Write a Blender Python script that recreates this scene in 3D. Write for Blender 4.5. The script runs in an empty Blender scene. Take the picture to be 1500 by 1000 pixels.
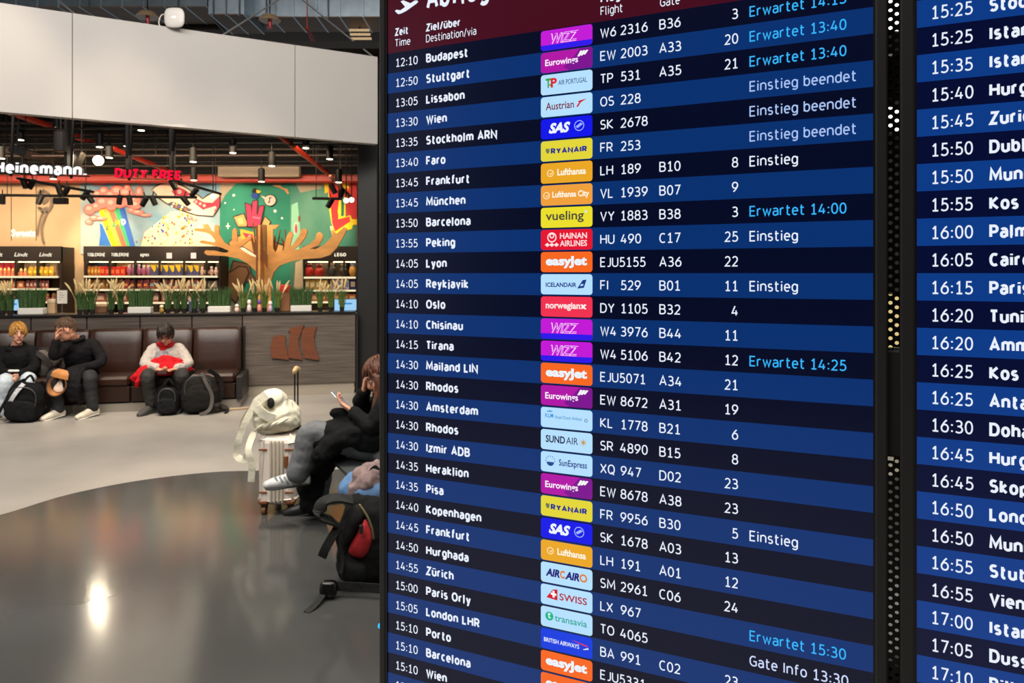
import bpy, math, random
from mathutils import Vector, Matrix, noise
random.seed(7)
S = bpy.context.scene
COL = S.collection
PI = math.pi
# ------------------------------------------------------------------ camera, world, light, exposure
F = 1100.0          # focal length in pixels of the 1500 px wide frame
H = 1.65            # eye height
HY = 400.0          # horizon row
cam = bpy.data.cameras.new('camera'); camo = bpy.data.objects.new('camera', cam); COL.objects.link(camo)
camo.location = (0, 0, H); camo.rotation_euler = (PI/2, 0, 0)
cam.sensor_width = 36; cam.sensor_fit = 'HORIZONTAL'; cam.lens = F/1500*36
cam.shift_y = -(500-HY)/1500
cam.clip_start = 0.05; cam.clip_end = 200
cam.dof.use_dof = True; cam.dof.focus_distance = 1.06
cam.dof.aperture_fstop = cam.lens/1.6
S.camera = camo
S.view_settings.view_transform = 'Standard'; S.view_settings.look = 'None'
S.view_settings.exposure = 0.0; S.view_settings.gamma = 1.0; S.view_settings.use_curve_mapping = False
w = bpy.data.worlds.new('hall_daylight'); S.world = w; w.use_nodes = True
w.node_tree.nodes['Background'].inputs[0].default_value = (0.86, 0.93, 1.0, 1)
w.node_tree.nodes['Background'].inputs[1].default_value = 0.42

def area(name, loc, target, size, energy, color=(1, 1, 1), sy=None, spread=PI):
    l = bpy.data.lights.new(name, 'AREA'); l.energy = energy; l.color = color
    l.shape = 'RECTANGLE'; l.size = size; l.size_y = sy or size; l.spread = spread
    o = bpy.data.objects.new(name, l); COL.objects.link(o); o.location = loc
    d = Vector(target)-Vector(loc); o.rotation_euler = d.to_track_quat('-Z', 'Y').to_euler(); return o
def spot(name, loc, target, energy, angle=70, color=(1, .8, .58), blend=.6, r=.05):
    l = bpy.data.lights.new(name, 'SPOT'); l.energy = energy; l.color = color
    l.spot_size = math.radians(angle); l.spot_blend = blend; l.shadow_soft_size = r
    o = bpy.data.objects.new(name, l); COL.objects.link(o); o.location = loc
    d = Vector(target)-Vector(loc); o.rotation_euler = d.to_track_quat('-Z', 'Y').to_euler(); return o
# unseen hall lights high under the ceiling, without fixtures
area('hall_light', (-4.4, 3.0, 6.9), (-3.8, 6.6, 0), 5.0, 500, (1, .95, .9), 2.0)
area('hall_light', (-0.6, 4.6, 6.9), (-2.2, 7.0, 0), 3.0, 330, (1, .92, .82), 2.0)  # added to even out the fascia and brighten the suitcase corner
area('hall_light', (3.0, 3.0, 6.9), (2.0, 4.0, 0), 4.0, 170, (1, .95, .88), 2.0)
area('hall_light', (-2.2, -1.5, 6.9), (-2.2, -1.2, 0), 5.0, 330, (1, .97, .93), 2.5)  # placed to light the floor that hazes the display glass
for sx, sy, tx in ((-5.2, 6.6, -5.3), (-4.0, 6.9, -4.2), (-2.9, 7.2, -3.0), (-2.2, 4.6, -1.9)):
    spot('hall_spot', (sx, sy, 6.9), (tx, sy+2.1 if sy > 5 else sy+.9, .4), 620, 34, (1, .84, .66), .7, .12)
# warm fill lights added for the shop wall and bench, without fixtures
area('shop_fill', (-8.0, 11.2, 3.5), (-8.0, 13.2, 1.6), 3.0, 62, (1, .76, .5), .4, PI*.75)
area('shop_fill', (-4.6, 11.2, 3.5), (-4.6, 13.2, 1.6), 3.6, 66, (1, .76, .5), .4, PI*.75)
area('shop_fill', (-4.6, 8.9, 3.34), (-4.3, 9.0, 0), 6.0, 42, (1, .82, .62), 1.4)  # added front fill over bench and floor

# ------------------------------------------------------------------ pixel to place helpers
def P(px, py, Y): return Vector(((px-750)/F*Y, Y, H-(py-HY)/F*Y))
def G(px, py):
    Y = F*H/(py-HY); return Vector(((px-750)/F*Y, Y, 0))
CA = math.radians(13.5); CBX, CBY = (521-750)/F*10.3, 10.3
def Pk(px, py, k):          # on a vertical plane k metres in front of the counter front
    r = (px-750)/F
    t = (-k - math.sin(CA)*CBX + math.cos(CA)*CBY)/(-math.sin(CA)*r + math.cos(CA))
    return P(px, py, t)
CM = Matrix.Translation((CBX, CBY, 0)) @ Matrix.Rotation(CA, 4, 'Z')     # counter frame: x right, -y to the viewer
CMI = CM.inverted()
def ck(px, k): return (CMI @ Pk(px, 400, k)).x

# ------------------------------------------------------------------ materials
MATS = {}
def lin(h):
    h = h.lstrip('#'); out = []
    for i in (0, 2, 4):
        c = int(h[i:i+2], 16)/255
        out.append(c/12.92 if c <= .04045 else ((c+.055)/1.055)**2.4)
    return (*out, 1)
def mat(h, rough=.55, metal=0.0, nscale=0, namt=0.0, bump=0.0, stretch=(1, 1, 1), spec=.5, coat=0.0, h2=None, sheen=0.0):
    key = (h, rough, metal, nscale, namt, bump, stretch, spec, coat, h2, sheen)
    if key in MATS: return MATS[key]
    m = bpy.data.materials.new('surface_'+h.strip('#')); m.use_nodes = True; nt = m.node_tree
    b = nt.nodes['Principled BSDF']; c = lin(h)
    b.inputs['Base Color'].default_value = c; b.inputs['Roughness'].default_value = rough
    b.inputs['Metallic'].default_value = metal; b.inputs['Specular IOR Level'].default_value = spec
    b.inputs['Coat Weight'].default_value = coat; b.inputs['Sheen Weight'].default_value = sheen
    if nscale:
        tc = nt.nodes.new('ShaderNodeTexCoord'); mp = nt.nodes.new('ShaderNodeMapping'); mp.inputs['Scale'].default_value = stretch
        nz = nt.nodes.new('ShaderNodeTexNoise'); nz.inputs['Scale'].default_value = nscale; nz.inputs['Detail'].default_value = 4
        nt.links.new(tc.outputs['Object'], mp.inputs['Vector']); nt.links.new(mp.outputs['Vector'], nz.inputs['Vector'])
        if namt:
            rp = nt.nodes.new('ShaderNodeValToRGB')
            c2 = lin(h2) if h2 else tuple(min(1, x*(1+namt)) for x in c[:3])+(1,)
            c1 = c if h2 else tuple(x*(1-namt) for x in c[:3])+(1,)
            rp.color_ramp.elements[0].color = c1; rp.color_ramp.elements[1].color = c2
            rp.color_ramp.elements[0].position = .3; rp.color_ramp.elements[1].position = .7
            nt.links.new(nz.outputs['Fac'], rp.inputs['Fac']); nt.links.new(rp.outputs['Color'], b.inputs['Base Color'])
        if bump:
            bp = nt.nodes.new('ShaderNodeBump'); bp.inputs['Strength'].default_value = bump; bp.inputs['Distance'].default_value = .02
            nt.links.new(nz.outputs['Fac'], bp.inputs['Height']); nt.links.new(bp.outputs['Normal'], b.inputs['Normal'])
    MATS[key] = m; return m
def emit(h, strength=1.0, rough=None, spec=.5):
    key = ('e', h, strength, rough, spec)
    if key in MATS: return MATS[key]
    m = bpy.data.materials.new('glow_'+h.strip('#')); m.use_nodes = True
    b = m.node_tree.nodes['Principled BSDF']
    b.inputs['Base Color'].default_value = (0, 0, 0, 1)
    b.inputs['Roughness'].default_value = .5 if rough is None else rough
    b.inputs['Specular IOR Level'].default_value = spec if rough is not None else 0
    b.inputs['Emission Color'].default_value = lin(h); b.inputs['Emission Strength'].default_value = strength
    MATS[key] = m; return m
def cloth(h, amt=.25, b=.35): return mat(h, .85, 0, 22, amt, b, spec=.2)
def fabric(h): return mat(h, .8, 0, 60, .2, .25, spec=.25)

# ------------------------------------------------------------------ mesh builder
def cr(pts, n=6):
    pts = [Vector(p) for p in pts]
    if len(pts) < 3: return [pts[0].lerp(pts[-1], i/n) for i in range(n+1)], [i/n for i in range(n+1)]
    out, ts = [], []; L = len(pts)
    for i in range(L-1):
        p0 = pts[max(i-1, 0)]; p1 = pts[i]; p2 = pts[i+1]; p3 = pts[min(i+2, L-1)]
        for j in range(n):
            t = j/n; t2 = t*t; t3 = t2*t
            out.append(.5*((2*p1)+(p2-p0)*t+(2*p0-5*p1+4*p2-p3)*t2+(3*p1-p0-3*p2+p3)*t3)); ts.append(i+t)
    out.append(pts[-1]); ts.append(L-1); m = 1.0/(L-1)
    return out, [t*m for t in ts]
class MB:
    def __init__(s, X=None): s.v = []; s.f = []; s.m = []; s.X = X or Matrix.Identity(4)
    def add(s, vs, fs, mi=0):
        o = len(s.v); s.v += [s.X @ Vector(p) for p in vs]
        s.f += [tuple(o+i for i in f) for f in fs]; s.m += [mi]*len(fs); return s
    def box(s, lo, hi, mi=0, bev=0.0, R=None):
        x0, y0, z0 = lo; x1, y1, z1 = hi
        if bev <= 0:
            vs = [(x, y, z) for z in (z0, z1) for y in (y0, y1) for x in (x0, x1)]
            fs = [(0, 2, 3, 1), (4, 5, 7, 6), (0, 1, 5, 4), (2, 6, 7, 3), (0, 4, 6, 2), (1, 3, 7, 5)]
        else:
            b = min(bev, (x1-x0)*.49, (y1-y0)*.49, (z1-z0)*.49); vs = []; idx = {}
            for cx in (0, 1):
                for cy in (0, 1):
                    for cz in (0, 1):
                        for ax in range(3):
                            p = [x1 if cx else x0, y1 if cy else y0, z1 if cz else z0]
                            inn = [-b if c else b for c in (cx, cy, cz)]
                            for a in range(3):
                                if a != ax: p[a] += inn[a]
                            idx[(cx, cy, cz, ax)] = len(vs); vs.append(tuple(p))
            I = lambda a, b_, c, ax: idx[(a, b_, c, ax)]
            fs = []
            for v in (0, 1):
                fs.append([I(v, 0, 0, 0), I(v, 1, 0, 0), I(v, 1, 1, 0), I(v, 0, 1, 0)][::1 if v else -1])
                fs.append([I(0, v, 0, 1), I(0, v, 1, 1), I(1, v, 1, 1), I(1, v, 0, 1)][::1 if v else -1])
                fs.append([I(0, 0, v, 2), I(1, 0, v, 2), I(1, 1, v, 2), I(0, 1, v, 2)][::1 if v else -1])
            for a in (0, 1):
                for c in (0, 1):
                    fs.append([I(0, a, c, 1), I(1, a, c, 1), I(1, a, c, 2), I(0, a, c, 2)])
                    fs.append([I(a, 0, c, 0), I(a, 1, c, 0), I(a, 1, c, 2), I(a, 0, c, 2)])
                    fs.append([I(a, c, 0, 0), I(a, c, 1, 0), I(a, c, 1, 1), I(a, c, 0, 1)])
            for a in (0, 1):
                for c in (0, 1):
                    for d in (0, 1): fs.append([I(a, c, d, 0), I(a, c, d, 1), I(a, c, d, 2)])
        if R is not None:
            c = Vector(((x0+x1)/2, (y0+y1)/2, (z0+z1)/2)); vs = [R @ (Vector(p)-c)+c for p in vs]
        return s.add(vs, fs, mi)
    def tube(s, pts, radii, seg=10, mi=0, side=None, n=6, caps=True, smooth=True):
        if not isinstance(radii, (list, tuple)): radii = [radii]*len(pts)
        radii = [r if isinstance(r, tuple) else (r, r) for r in radii]
        if smooth and len(pts) > 2: path, ts = cr(pts, n)
        else:
            path = [Vector(p) for p in pts]; ts = [i/(len(pts)-1) for i in range(len(pts))]
        rr = []
        for t in ts:
            q = t*(len(radii)-1); i = min(int(q), len(radii)-2); f = q-i
            if smooth: f = f*f*(3-2*f)
            rr.append(tuple(radii[i][k]*(1-f)+radii[i+1][k]*f for k in (0, 1)))
        N = len(path); tang = []
        for i in range(N):
            d = path[min(i+1, N-1)]-path[max(i-1, 0)]
            tang.append(d.normalized() if d.length > 1e-9 else Vector((0, 0, 1)))
        a = Vector(side) if side is not None else (Vector((0, 0, 1)) if abs(tang[0].z) < .9 else Vector((1, 0, 0)))
        rings = []
        def ring(c, A, B, ra, rb): return [c+A*ra*math.cos(2*PI*j/seg)+B*rb*math.sin(2*PI*j/seg) for j in range(seg)]
        vs = []; fr = []
        for i in range(N):
            if side is not None: a = Vector(side)
            A = (a-tang[i]*a.dot(tang[i]))
            A = A.normalized() if A.length > 1e-6 else tang[i].orthogonal().normalized()
            a = A; B = tang[i].cross(A); fr.append((A, B))
        if caps:
            for q in (.25, .7):
                k = math.sin(math.acos(1-q)) if False else math.sqrt(1-(1-q)**2)
                A, B = fr[0]; r = min(rr[0]); rings.append(ring(path[0]-tang[0]*r*(1-q), A, B, rr[0][0]*k, rr[0][1]*k))
        for i in range(N): rings.append(ring(path[i], *fr[i], *rr[i]))
        if caps:
            for q in (.7, .25):
                k = math.sqrt(1-(1-q)**2); A, B = fr[-1]; r = min(rr[-1])
                rings.append(ring(path[-1]+tang[-1]*r*(1-q), A, B, rr[-1][0]*k, rr[-1][1]*k))
        for R_ in rings: vs += R_
        fs = []
        for i in range(len(rings)-1):
            for j in range(seg):
                fs.append((i*seg+j, i*seg+(j+1) % seg, (i+1)*seg+(j+1) % seg, (i+1)*seg+j))
        fs.append(tuple(range(seg))[::-1]); k = (len(rings)-1)*seg; fs.append(tuple(k+j for j in range(seg)))
        return s.add(vs, fs, mi)
    def ell(s, c, r, mi=0, axes=None, nu=14, nv=10, e=1.0, fn=None):
        c = Vector(c); ax = axes or (Vector((1, 0, 0)), Vector((0, 1, 0)), Vector((0, 0, 1)))
        sg = lambda x: math.copysign(abs(x)**e, x)
        vs = []; fs = []
        for i in range(nv+1):
            ph = -PI/2+PI*i/nv
            for j in range(nu):
                th = 2*PI*j/nu
                x, y, z = sg(math.cos(ph))*sg(math.cos(th)), sg(math.cos(ph))*sg(math.sin(th)), sg(math.sin(ph))
                if i in (0, nv): x = y = x*0
                k = fn(x, y, z) if fn else 1
                vs.append(c+(ax[0]*x*r[0]+ax[1]*y*r[1]+ax[2]*z*r[2])*k)
        for i in range(nv):
            for j in range(nu): fs.append((i*nu+j, i*nu+(j+1) % nu, (i+1)*nu+(j+1) % nu, (i+1)*nu+j))
        return s.add(vs, fs, mi)
    def lathe(s, c, prof, seg=20, mi=0, M=None):
        c = Vector(c); vs = []; fs = []; M = M or Matrix.Identity(3)
        for r, z in prof:
            for j in range(seg): vs.append(c+M @ Vector((r*math.cos(2*PI*j/seg), r*math.sin(2*PI*j/seg), z)))
        for i in range(len(prof)-1):
            for j in range(seg): fs.append((i*seg+j, i*seg+(j+1) % seg, (i+1)*seg+(j+1) % seg, (i+1)*seg+j))
        fs.append(tuple(range(seg))[::-1]); k = (len(prof)-1)*seg; fs.append(tuple(k+j for j in range(seg)))
        return s.add(vs, fs, mi)
    def poly(s, pts, mi=0): return s.add(pts, [tuple(range(len(pts)))], mi)
    def prism(s, pts, d, mi=0):
        n = len(pts); d = Vector(d); a = [Vector(p) for p in pts]; b = [p+d for p in a]
        fs = [tuple(range(n)), tuple(range(2*n-1, n-1, -1))]+[(i, (i+1) % n, n+(i+1) % n, n+i) for i in range(n)]
        return s.add(a+b, fs, mi)
    def ribbon(s, pts, width, nrm, thick=.004, mi=0, n=6):
        path, _ = cr(pts, n); vs = []; fs = []; nrm = Vector(nrm); N = len(path)
        for i in range(N):
            t = (path[min(i+1, N-1)]-path[max(i-1, 0)]).normalized(); sd = t.cross(nrm)
            sd = sd.normalized() if sd.length > 1e-5 else Vector((1, 0, 0)); q = sd.cross(t)
            vs += [path[i]+sd*width/2+q*thick/2, path[i]-sd*width/2+q*thick/2, path[i]-sd*width/2-q*thick/2, path[i]+sd*width/2-q*thick/2]
        for i in range(N-1):
            for j in range(4): fs.append((4*i+j, 4*i+(j+1) % 4, 4*i+4+(j+1) % 4, 4*i+4+j))
        fs += [(3, 2, 1, 0), tuple(4*N-4+j for j in range(4))]
        return s.add(vs, fs, mi)
    def build(s, name, mats, parent=None, smooth=False, kind=None, label=None):
        if not isinstance(mats, (list, tuple)): mats = [mats]
        vs = s.v
        me = bpy.data.meshes.new(name)
        if parent is not None:
            M = wm(parent).inverted(); vs = [M @ p for p in vs]; org = None
        else:
            zs = min(p.z for p in vs); xs = [p.x for p in vs]; ys = [p.y for p in vs]
            org = Vector(((min(xs)+max(xs))/2, (min(ys)+max(ys))/2, zs)); vs = [p-org for p in vs]
        me.from_pydata([tuple(p) for p in vs], [], s.f)
        for m in mats: me.materials.append(m)
        me.polygons.foreach_set('material_index', s.m)
        me.update()
        if smooth: me.shade_smooth()
        o = bpy.data.objects.new(name, me); COL.objects.link(o)
        if parent is not None: o.parent = parent
        else: o.location = org
        if kind: o['kind'] = kind
        if label: o['label'] = label
        return o
def wm(o):
    M = o.matrix_basis.copy()
    return wm(o.parent) @ M if o.parent else M
def thing(name, label, cat, loc=(0, 0, 0), rz=0, group=None):
    o = bpy.data.objects.new(name, None); COL.objects.link(o); o.empty_display_size = .1
    o.location = loc; o.rotation_euler = (0, 0, rz); o['label'] = label; o['category'] = cat
    if group: o['group'] = group
    return o
def tag(o, label, cat, group=None, kind=None):
    o['label'] = label; o['category'] = cat
    if group: o['group'] = group
    if kind: o['kind'] = kind
    return o
def struct(o, label=None):
    o['kind'] = 'structure'; return o
def fuse(mb, voxel=.01, smooth=4, fold=0.0, fscale=14.0, seed=0):
    """Join overlapping closed shapes into one continuous surface."""
    me = bpy.data.meshes.new('tmp'); me.from_pydata([tuple(p) for p in mb.v], [], mb.f); me.update()
    o = bpy.data.objects.new('tmp', me); COL.objects.link(o)
    r = o.modifiers.new('r', 'REMESH'); r.mode = 'VOXEL'; r.voxel_size = voxel
    if smooth:
        q = o.modifiers.new('s', 'SMOOTH'); q.factor = .5; q.iterations = smooth
    bpy.context.view_layer.update()
    dg = bpy.context.evaluated_depsgraph_get()
    m2 = bpy.data.meshes.new_from_object(o.evaluated_get(dg))
    out = MB(); out.v = [v.co.copy() for v in m2.vertices]; out.f = [tuple(p.vertices) for p in m2.polygons]; out.m = [0]*len(out.f)
    if fold:
        ns = [v.normal.copy() for v in m2.vertices]
        for i, p in enumerate(out.v):
            q = p*fscale+Vector((seed*3.1, seed*1.7, 0))
            k = noise.noise(Vector((q.x, q.y, q.z*1.6)))+.5*(1-2*abs(noise.noise(q*1.7+Vector((9, 4, 2)))))
            out.v[i] = p+ns[i]*k*fold
    bpy.data.objects.remove(o); bpy.data.meshes.remove(me); bpy.data.meshes.remove(m2)
    return out

# ------------------------------------------------------------------ lettering
TC = {}
CAPH = .682
def glyphs(txt, bold=0.0, ext=0.0, shear=0.0, res=3):
    key = (txt, bold, ext, shear, res)
    if key in TC: return TC[key]
    c = bpy.data.curves.new('t', 'FONT'); c.body = txt; c.size = 1; c.resolution_u = res; c.offset = bold; c.extrude = ext; c.shear = shear
    o = bpy.data.objects.new('t', c); m = bpy.data.meshes.new_from_object(o)
    vs = [v.co.copy() for v in m.vertices]; fs = [tuple(p.vertices) for p in m.polygons]
    x0 = min(p.x for p in vs); x1 = max(p.x for p in vs)
    vs = [Vector((p.x-x0, p.y, p.z)) for p in vs]
    bpy.data.objects.remove(o); bpy.data.curves.remove(c); bpy.data.meshes.remove(m)
    TC[key] = (vs, fs, x1-x0); return TC[key]
def put_text(mb, txt, x, z, cap, y=0.0, xs=1.0, width=None, align='L', bold=0.0, mi=0, ext=0.0, shear=0.0, res=3, dz=0.0):
    """text in the local xz plane, facing -y; z is the baseline"""
    vs, fs, wd = glyphs(txt, bold, ext, shear, res); k = cap/CAPH
    sx = width/wd if width else k*xs
    if align == 'R': x -= wd*sx
    if align == 'C': x -= wd*sx/2
    mb.add([(x+p.x*sx, y-p.z*(k if ext else 1), z+p.y*k) for p in vs], fs, mi)
    return wd*sx

# a plain even-stroke board alphabet: strokes are runs of points and (squarish) arcs, in a box one cap-height tall
XH = .73
def A_(cx, cy, rx, ry, a0, a1, n=None, e=.9):
    n = n or max(4, int(abs(a1-a0)/18)); sg = lambda v: math.copysign(abs(v)**e, v)
    return [(cx+rx*sg(math.cos(math.radians(a0+(a1-a0)*i/n))), cy+ry*sg(math.sin(math.radians(a0+(a1-a0)*i/n)))) for i in range(n+1)]
h_ = XH/2
def bowl(): return A_(.5, h_, .5, h_, 0, 360)
SF = {
 '0': (.56, [A_(.5, .5, .5, .5, 0, 360)]), '1': (.56, [[(.14, .8), (.5, 1), (.54, 1), (.54, 0)], [(.1, 0), (.98, 0)]]),
 '2': (.56, [A_(.47, .71, .46, .29, 155, -35)+[(.04, 0), (1, 0)]]), '3': (.56, [A_(.42, .765, .46, .235, 140, -90)+[(.25, .53)], [(.42, .53)]+A_(.42, .265, .55, .265, 90, -140)]),
 '4': (.6, [[(.52, 1), (0, .25), (1, .25)], [(.72, .55), (.72, 0)]]), '5': (.56, [[(.92, 1), (.2, 1), (.16, .56)]+A_(.42, .31, .56, .31, 100, -140)]),
 '6': (.57, [[(.82, 1), (.52, .86), (.25, .65), (.06, .42)]+A_(.5, .31, .5, .31, 175, 535)]), '7': (.55, [[(0, 1), (1, 1), (.34, 0)]]),
 '8': (.57, [A_(.5, .765, .42, .235, -90, 270), A_(.5, .265, .5, .265, 90, 450)]), '9': (.57, [[(.18, 0), (.48, .14), (.75, .35), (.94, .58)]+A_(.5, .69, .5, .31, -5, 355)]),
 ':': (.2, [[(.5, .03), (.5, .16)], [(.5, .55), (.5, .68)]]), '/': (.42, [[(0, -.1), (1, 1.05)]]), ' ': (.24, []),
 'A': (.68, [[(0, 0), (.5, 1), (1, 0)], [(.18, .3), (.82, .3)]]), 'B': (.6, [[(0, 0), (0, 1), (.5, 1)]+A_(.5, .765, .42, .235, 80, -80)+[(0, .53)], [(.5, .53)]+A_(.5, .265, .5, .265, 80, -80)+[(.5, 0), (0, 0)]]),
 'C': (.6, [A_(.58, .5, .58, .5, 55, 305)]), 'D': (.66, [[(0, 0), (0, 1), (.42, 1)]+A_(.42, .5, .58, .5, 80, -80)+[(.42, 0), (0, 0)]]),
 'E': (.54, [[(1, 1), (0, 1), (0, 0), (1, 0)], [(0, .52), (.88, .52)]]), 'F': (.52, [[(1, 1), (0, 1), (0, 0)], [(0, .5), (.88, .5)]]),
 'G': (.66, [A_(.55, .5, .55, .5, 55, 290)+[(.98, .1), (.98, .48), (.55, .48)]]), 'H': (.66, [[(0, 0), (0, 1)], [(1, 0), (1, 1)], [(0, .52), (1, .52)]]),
 'I': (.16, [[(.5, 0), (.5, 1)]]), 'J': (.42, [[(1, 1), (1, .3)]+A_(.4, .28, .6, .28, 0, -115)]), 'K': (.62, [[(0, 0), (0, 1)], [(.92, 1), (.05, .5), (1, 0)]]),
 'L': (.5, [[(0, 1), (0, 0), (1, 0)]]), 'M': (.82, [[(0, 0), (.06, 1), (.5, .22), (.94, 1), (1, 0)]]), 'N': (.68, [[(0, 0), (0, 1), (1, 0), (1, 1)]]),
 'O': (.7, [A_(.5, .5, .5, .5, 0, 360)]), 'P': (.58, [[(0, 0), (0, 1), (.5, 1)]+A_(.5, .72, .5, .28, 80, -80)+[(.5, .44), (0, .44)]]),
 'Q': (.7, [A_(.5, .5, .5, .5, 0, 360), [(.55, .2), (.95, -.12)]]), 'R': (.6, [[(0, 0), (0, 1), (.5, 1)]+A_(.5, .73, .46, .27, 80, -80)+[(.5, .46), (0, .46)], [(.5, .46), (1, 0)]]),
 'S': (.56, [A_(.5, .755, .46, .245, 40, 250)+A_(.48, .265, .5, .265, 75, -145)]), 'T': (.58, [[(0, 1), (1, 1)], [(.5, 1), (.5, 0)]]),
 'U': (.64, [[(0, 1), (0, .32)]+A_(.5, .32, .5, .32, 180, 360)+[(1, 1)]]), 'V': (.66, [[(0, 1), (.5, 0), (1, 1)]]), 'W': (.9, [[(0, 1), (.26, 0), (.5, .9), (.74, 0), (1, 1)]]),
 'X': (.64, [[(0, 1), (1, 0)], [(1, 1), (0, 0)]]), 'Y': (.64, [[(0, 1), (.5, .5), (1, 1)], [(.5, .5), (.5, 0)]]), 'Z': (.58, [[(0, 1), (1, 1), (0, 0), (1, 0)]]),
 'a': (.5, [A_(.48, XH-.2, .48, .2, 150, 10)+[(1, .45), (1, 0)], [(1, .42), (.5, .42)]+A_(.42, .21, .42, .21, 90, 270)+[(.6, 0), (1, .16)]]),
 'b': (.54, [[(0, 1.04), (0, 0)], bowl()]), 'c': (.46, [A_(.58, h_, .58, h_, 55, 305)]), 'd': (.54, [[(1, 1.04), (1, 0)], bowl()]),
 'e': (.53, [[(.02, .38), (1, .38)]+A_(.5, h_, .5, h_, 5, 310)]), 'f': (.4, [[(1, 1.03), (.75, 1.04)]+A_(.75, .8, .42, .24, 100, 180)+[(.33, 0)], [(0, XH), (.95, XH)]]),
 'g': (.54, [bowl(), [(1, XH), (1, .0)]+A_(.5, -.02, .5, .25, 0, -140)]), 'h': (.54, [[(0, 1.04), (0, 0)], [(0, .45)]+A_(.5, XH-.27, .5, .27, 170, 0)+[(1, 0)]]),
 'i': (.16, [[(.5, 0), (.5, XH)], [(.5, .9), (.5, 1.03)]]), 'j': (.2, [[(.6, XH), (.6, -.2)], [(.6, .9), (.6, 1.03)]]), 'k': (.5, [[(0, 0), (0, 1.04)], [(.9, XH), (.05, .36), (1, 0)]]),
 'l': (.22, [[(.3, 1.04), (.3, .14), (.5, 0), (1, 0)]]), 'm': (.84, [[(0, 0), (0, XH)], [(0, .45)]+A_(.25, XH-.25, .25, .25, 170, 0)+[(.5, 0)], [(.5, .45)]+A_(.75, XH-.25, .25, .25, 170, 0)+[(1, 0)]]),
 'n': (.54, [[(0, 0), (0, XH)], [(0, .45)]+A_(.5, XH-.27, .5, .27, 170, 0)+[(1, 0)]]), 'o': (.55, [bowl()]), 'p': (.54, [[(0, -.27), (0, XH)], bowl()]),
 'q': (.54, [[(1, -.27), (1, XH)], bowl()]), 'r': (.38, [[(0, 0), (0, XH)], [(0, .45)]+A_(.7, XH-.27, .7, .27, 170, 70)]),
 's': (.46, [A_(.5, XH-.18, .45, .18, 40, 250)+A_(.5, .19, .48, .19, 75, -145)]), 't': (.42, [[(.32, 1.0), (.32, .2)]+A_(.75, .2, .45, .2, 180, 265)+[(1, .01)], [(0, XH), (.95, XH)]]),
 'u': (.54, [[(0, XH), (0, .27)]+A_(.5, .27, .5, .27, 180, 350)+[(1, .3)], [(1, XH), (1, 0)]]), 'v': (.52, [[(0, XH), (.5, 0), (1, XH)]]), 'w': (.78, [[(0, XH), (.26, 0), (.5, .65), (.74, 0), (1, XH)]]),
 'x': (.5, [[(0, XH), (1, 0)], [(1, XH), (0, 0)]]), 'y': (.52, [[(0, XH), (.52, .02)], [(1, XH), (.42, -.22), (.1, -.25)]]), 'z': (.48, [[(0, XH), (1, XH), (0, 0), (1, 0)]]),
 '.': (.2, [[(.5, 0), (.5, .13)]]),
}
SF['ü'] = (SF['u'][0], SF['u'][1]+[[(.25, .9), (.25, 1.03)], [(.75, .9), (.75, 1.03)]])
def stroke(pts, wd):
    """one run of points as a strip of constant width"""
    P_ = [Vector((a, b)) for a, b in pts]; closed = (P_[0]-P_[-1]).length < 1e-4 and len(P_) > 3
    Q = [P_[0]]
    for p in P_[1:]:
        if (p-Q[-1]).length > 1e-4: Q.append(p)
    if closed and (Q[0]-Q[-1]).length < 1e-3: Q.pop()
    n = len(Q); L, R = [], []
    for i in range(n):
        a = Q[i]-Q[i-1] if (i or closed) else Q[1]-Q[0]; b = Q[(i+1) % n]-Q[i] if (i < n-1 or closed) else a
        a = a.normalized(); b = b.normalized(); na = Vector((-a.y, a.x)); nb = Vector((-b.y, b.x)); m = na+nb
        if m.length < .35: m = na; k = 1
        else:
            m.normalize(); k = min(1/max(m.dot(na), .3), 2.2)
        L.append(Q[i]+m*wd/2*k); R.append(Q[i]-m*wd/2*k)
    vs = L+R; fs = [(i, (i+1) % n, n+(i+1) % n, n+i) for i in range(n if closed else n-1)]
    return vs, fs
def board_text(txt, wt):
    """outline of a line of board lettering, cap height 1; wt = stroke width"""
    key = ('b', txt, wt)
    if key in TC: return TC[key]
    x = 0; V_, F_ = [], []; gap = .112-.3*(wt-.12)
    for ch in txt:
        w_, st_ = SF[ch]; w_ = w_+wt*.35
        for s_ in st_:
            pts = [(x+wt/2+px*(w_-wt), wt/2+py*(1-wt)) for px, py in s_]
            if ch in ':.': pts = [(a, b) for a, b in pts]
            v, f = stroke(pts, wt if ch not in ':.' else wt*1.15); o = len(V_); V_ += v; F_ += [tuple(o+i for i in q) for q in f]
        x += w_+gap
    TC[key] = (V_, F_, x-gap); return TC[key]
def put_board(mb, txt, x, z, cap, y=-.0008, xs=1.0, width=None, align='L', wt=.135, mi=0):
    vs, fs, wd = board_text(txt, wt); sx = width/wd if width else cap*xs
    if align == 'R': x -= wd*sx
    mb.add([(x+p.x*sx, y, z+p.y*cap) for p in vs], fs, mi); return wd*sx

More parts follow.
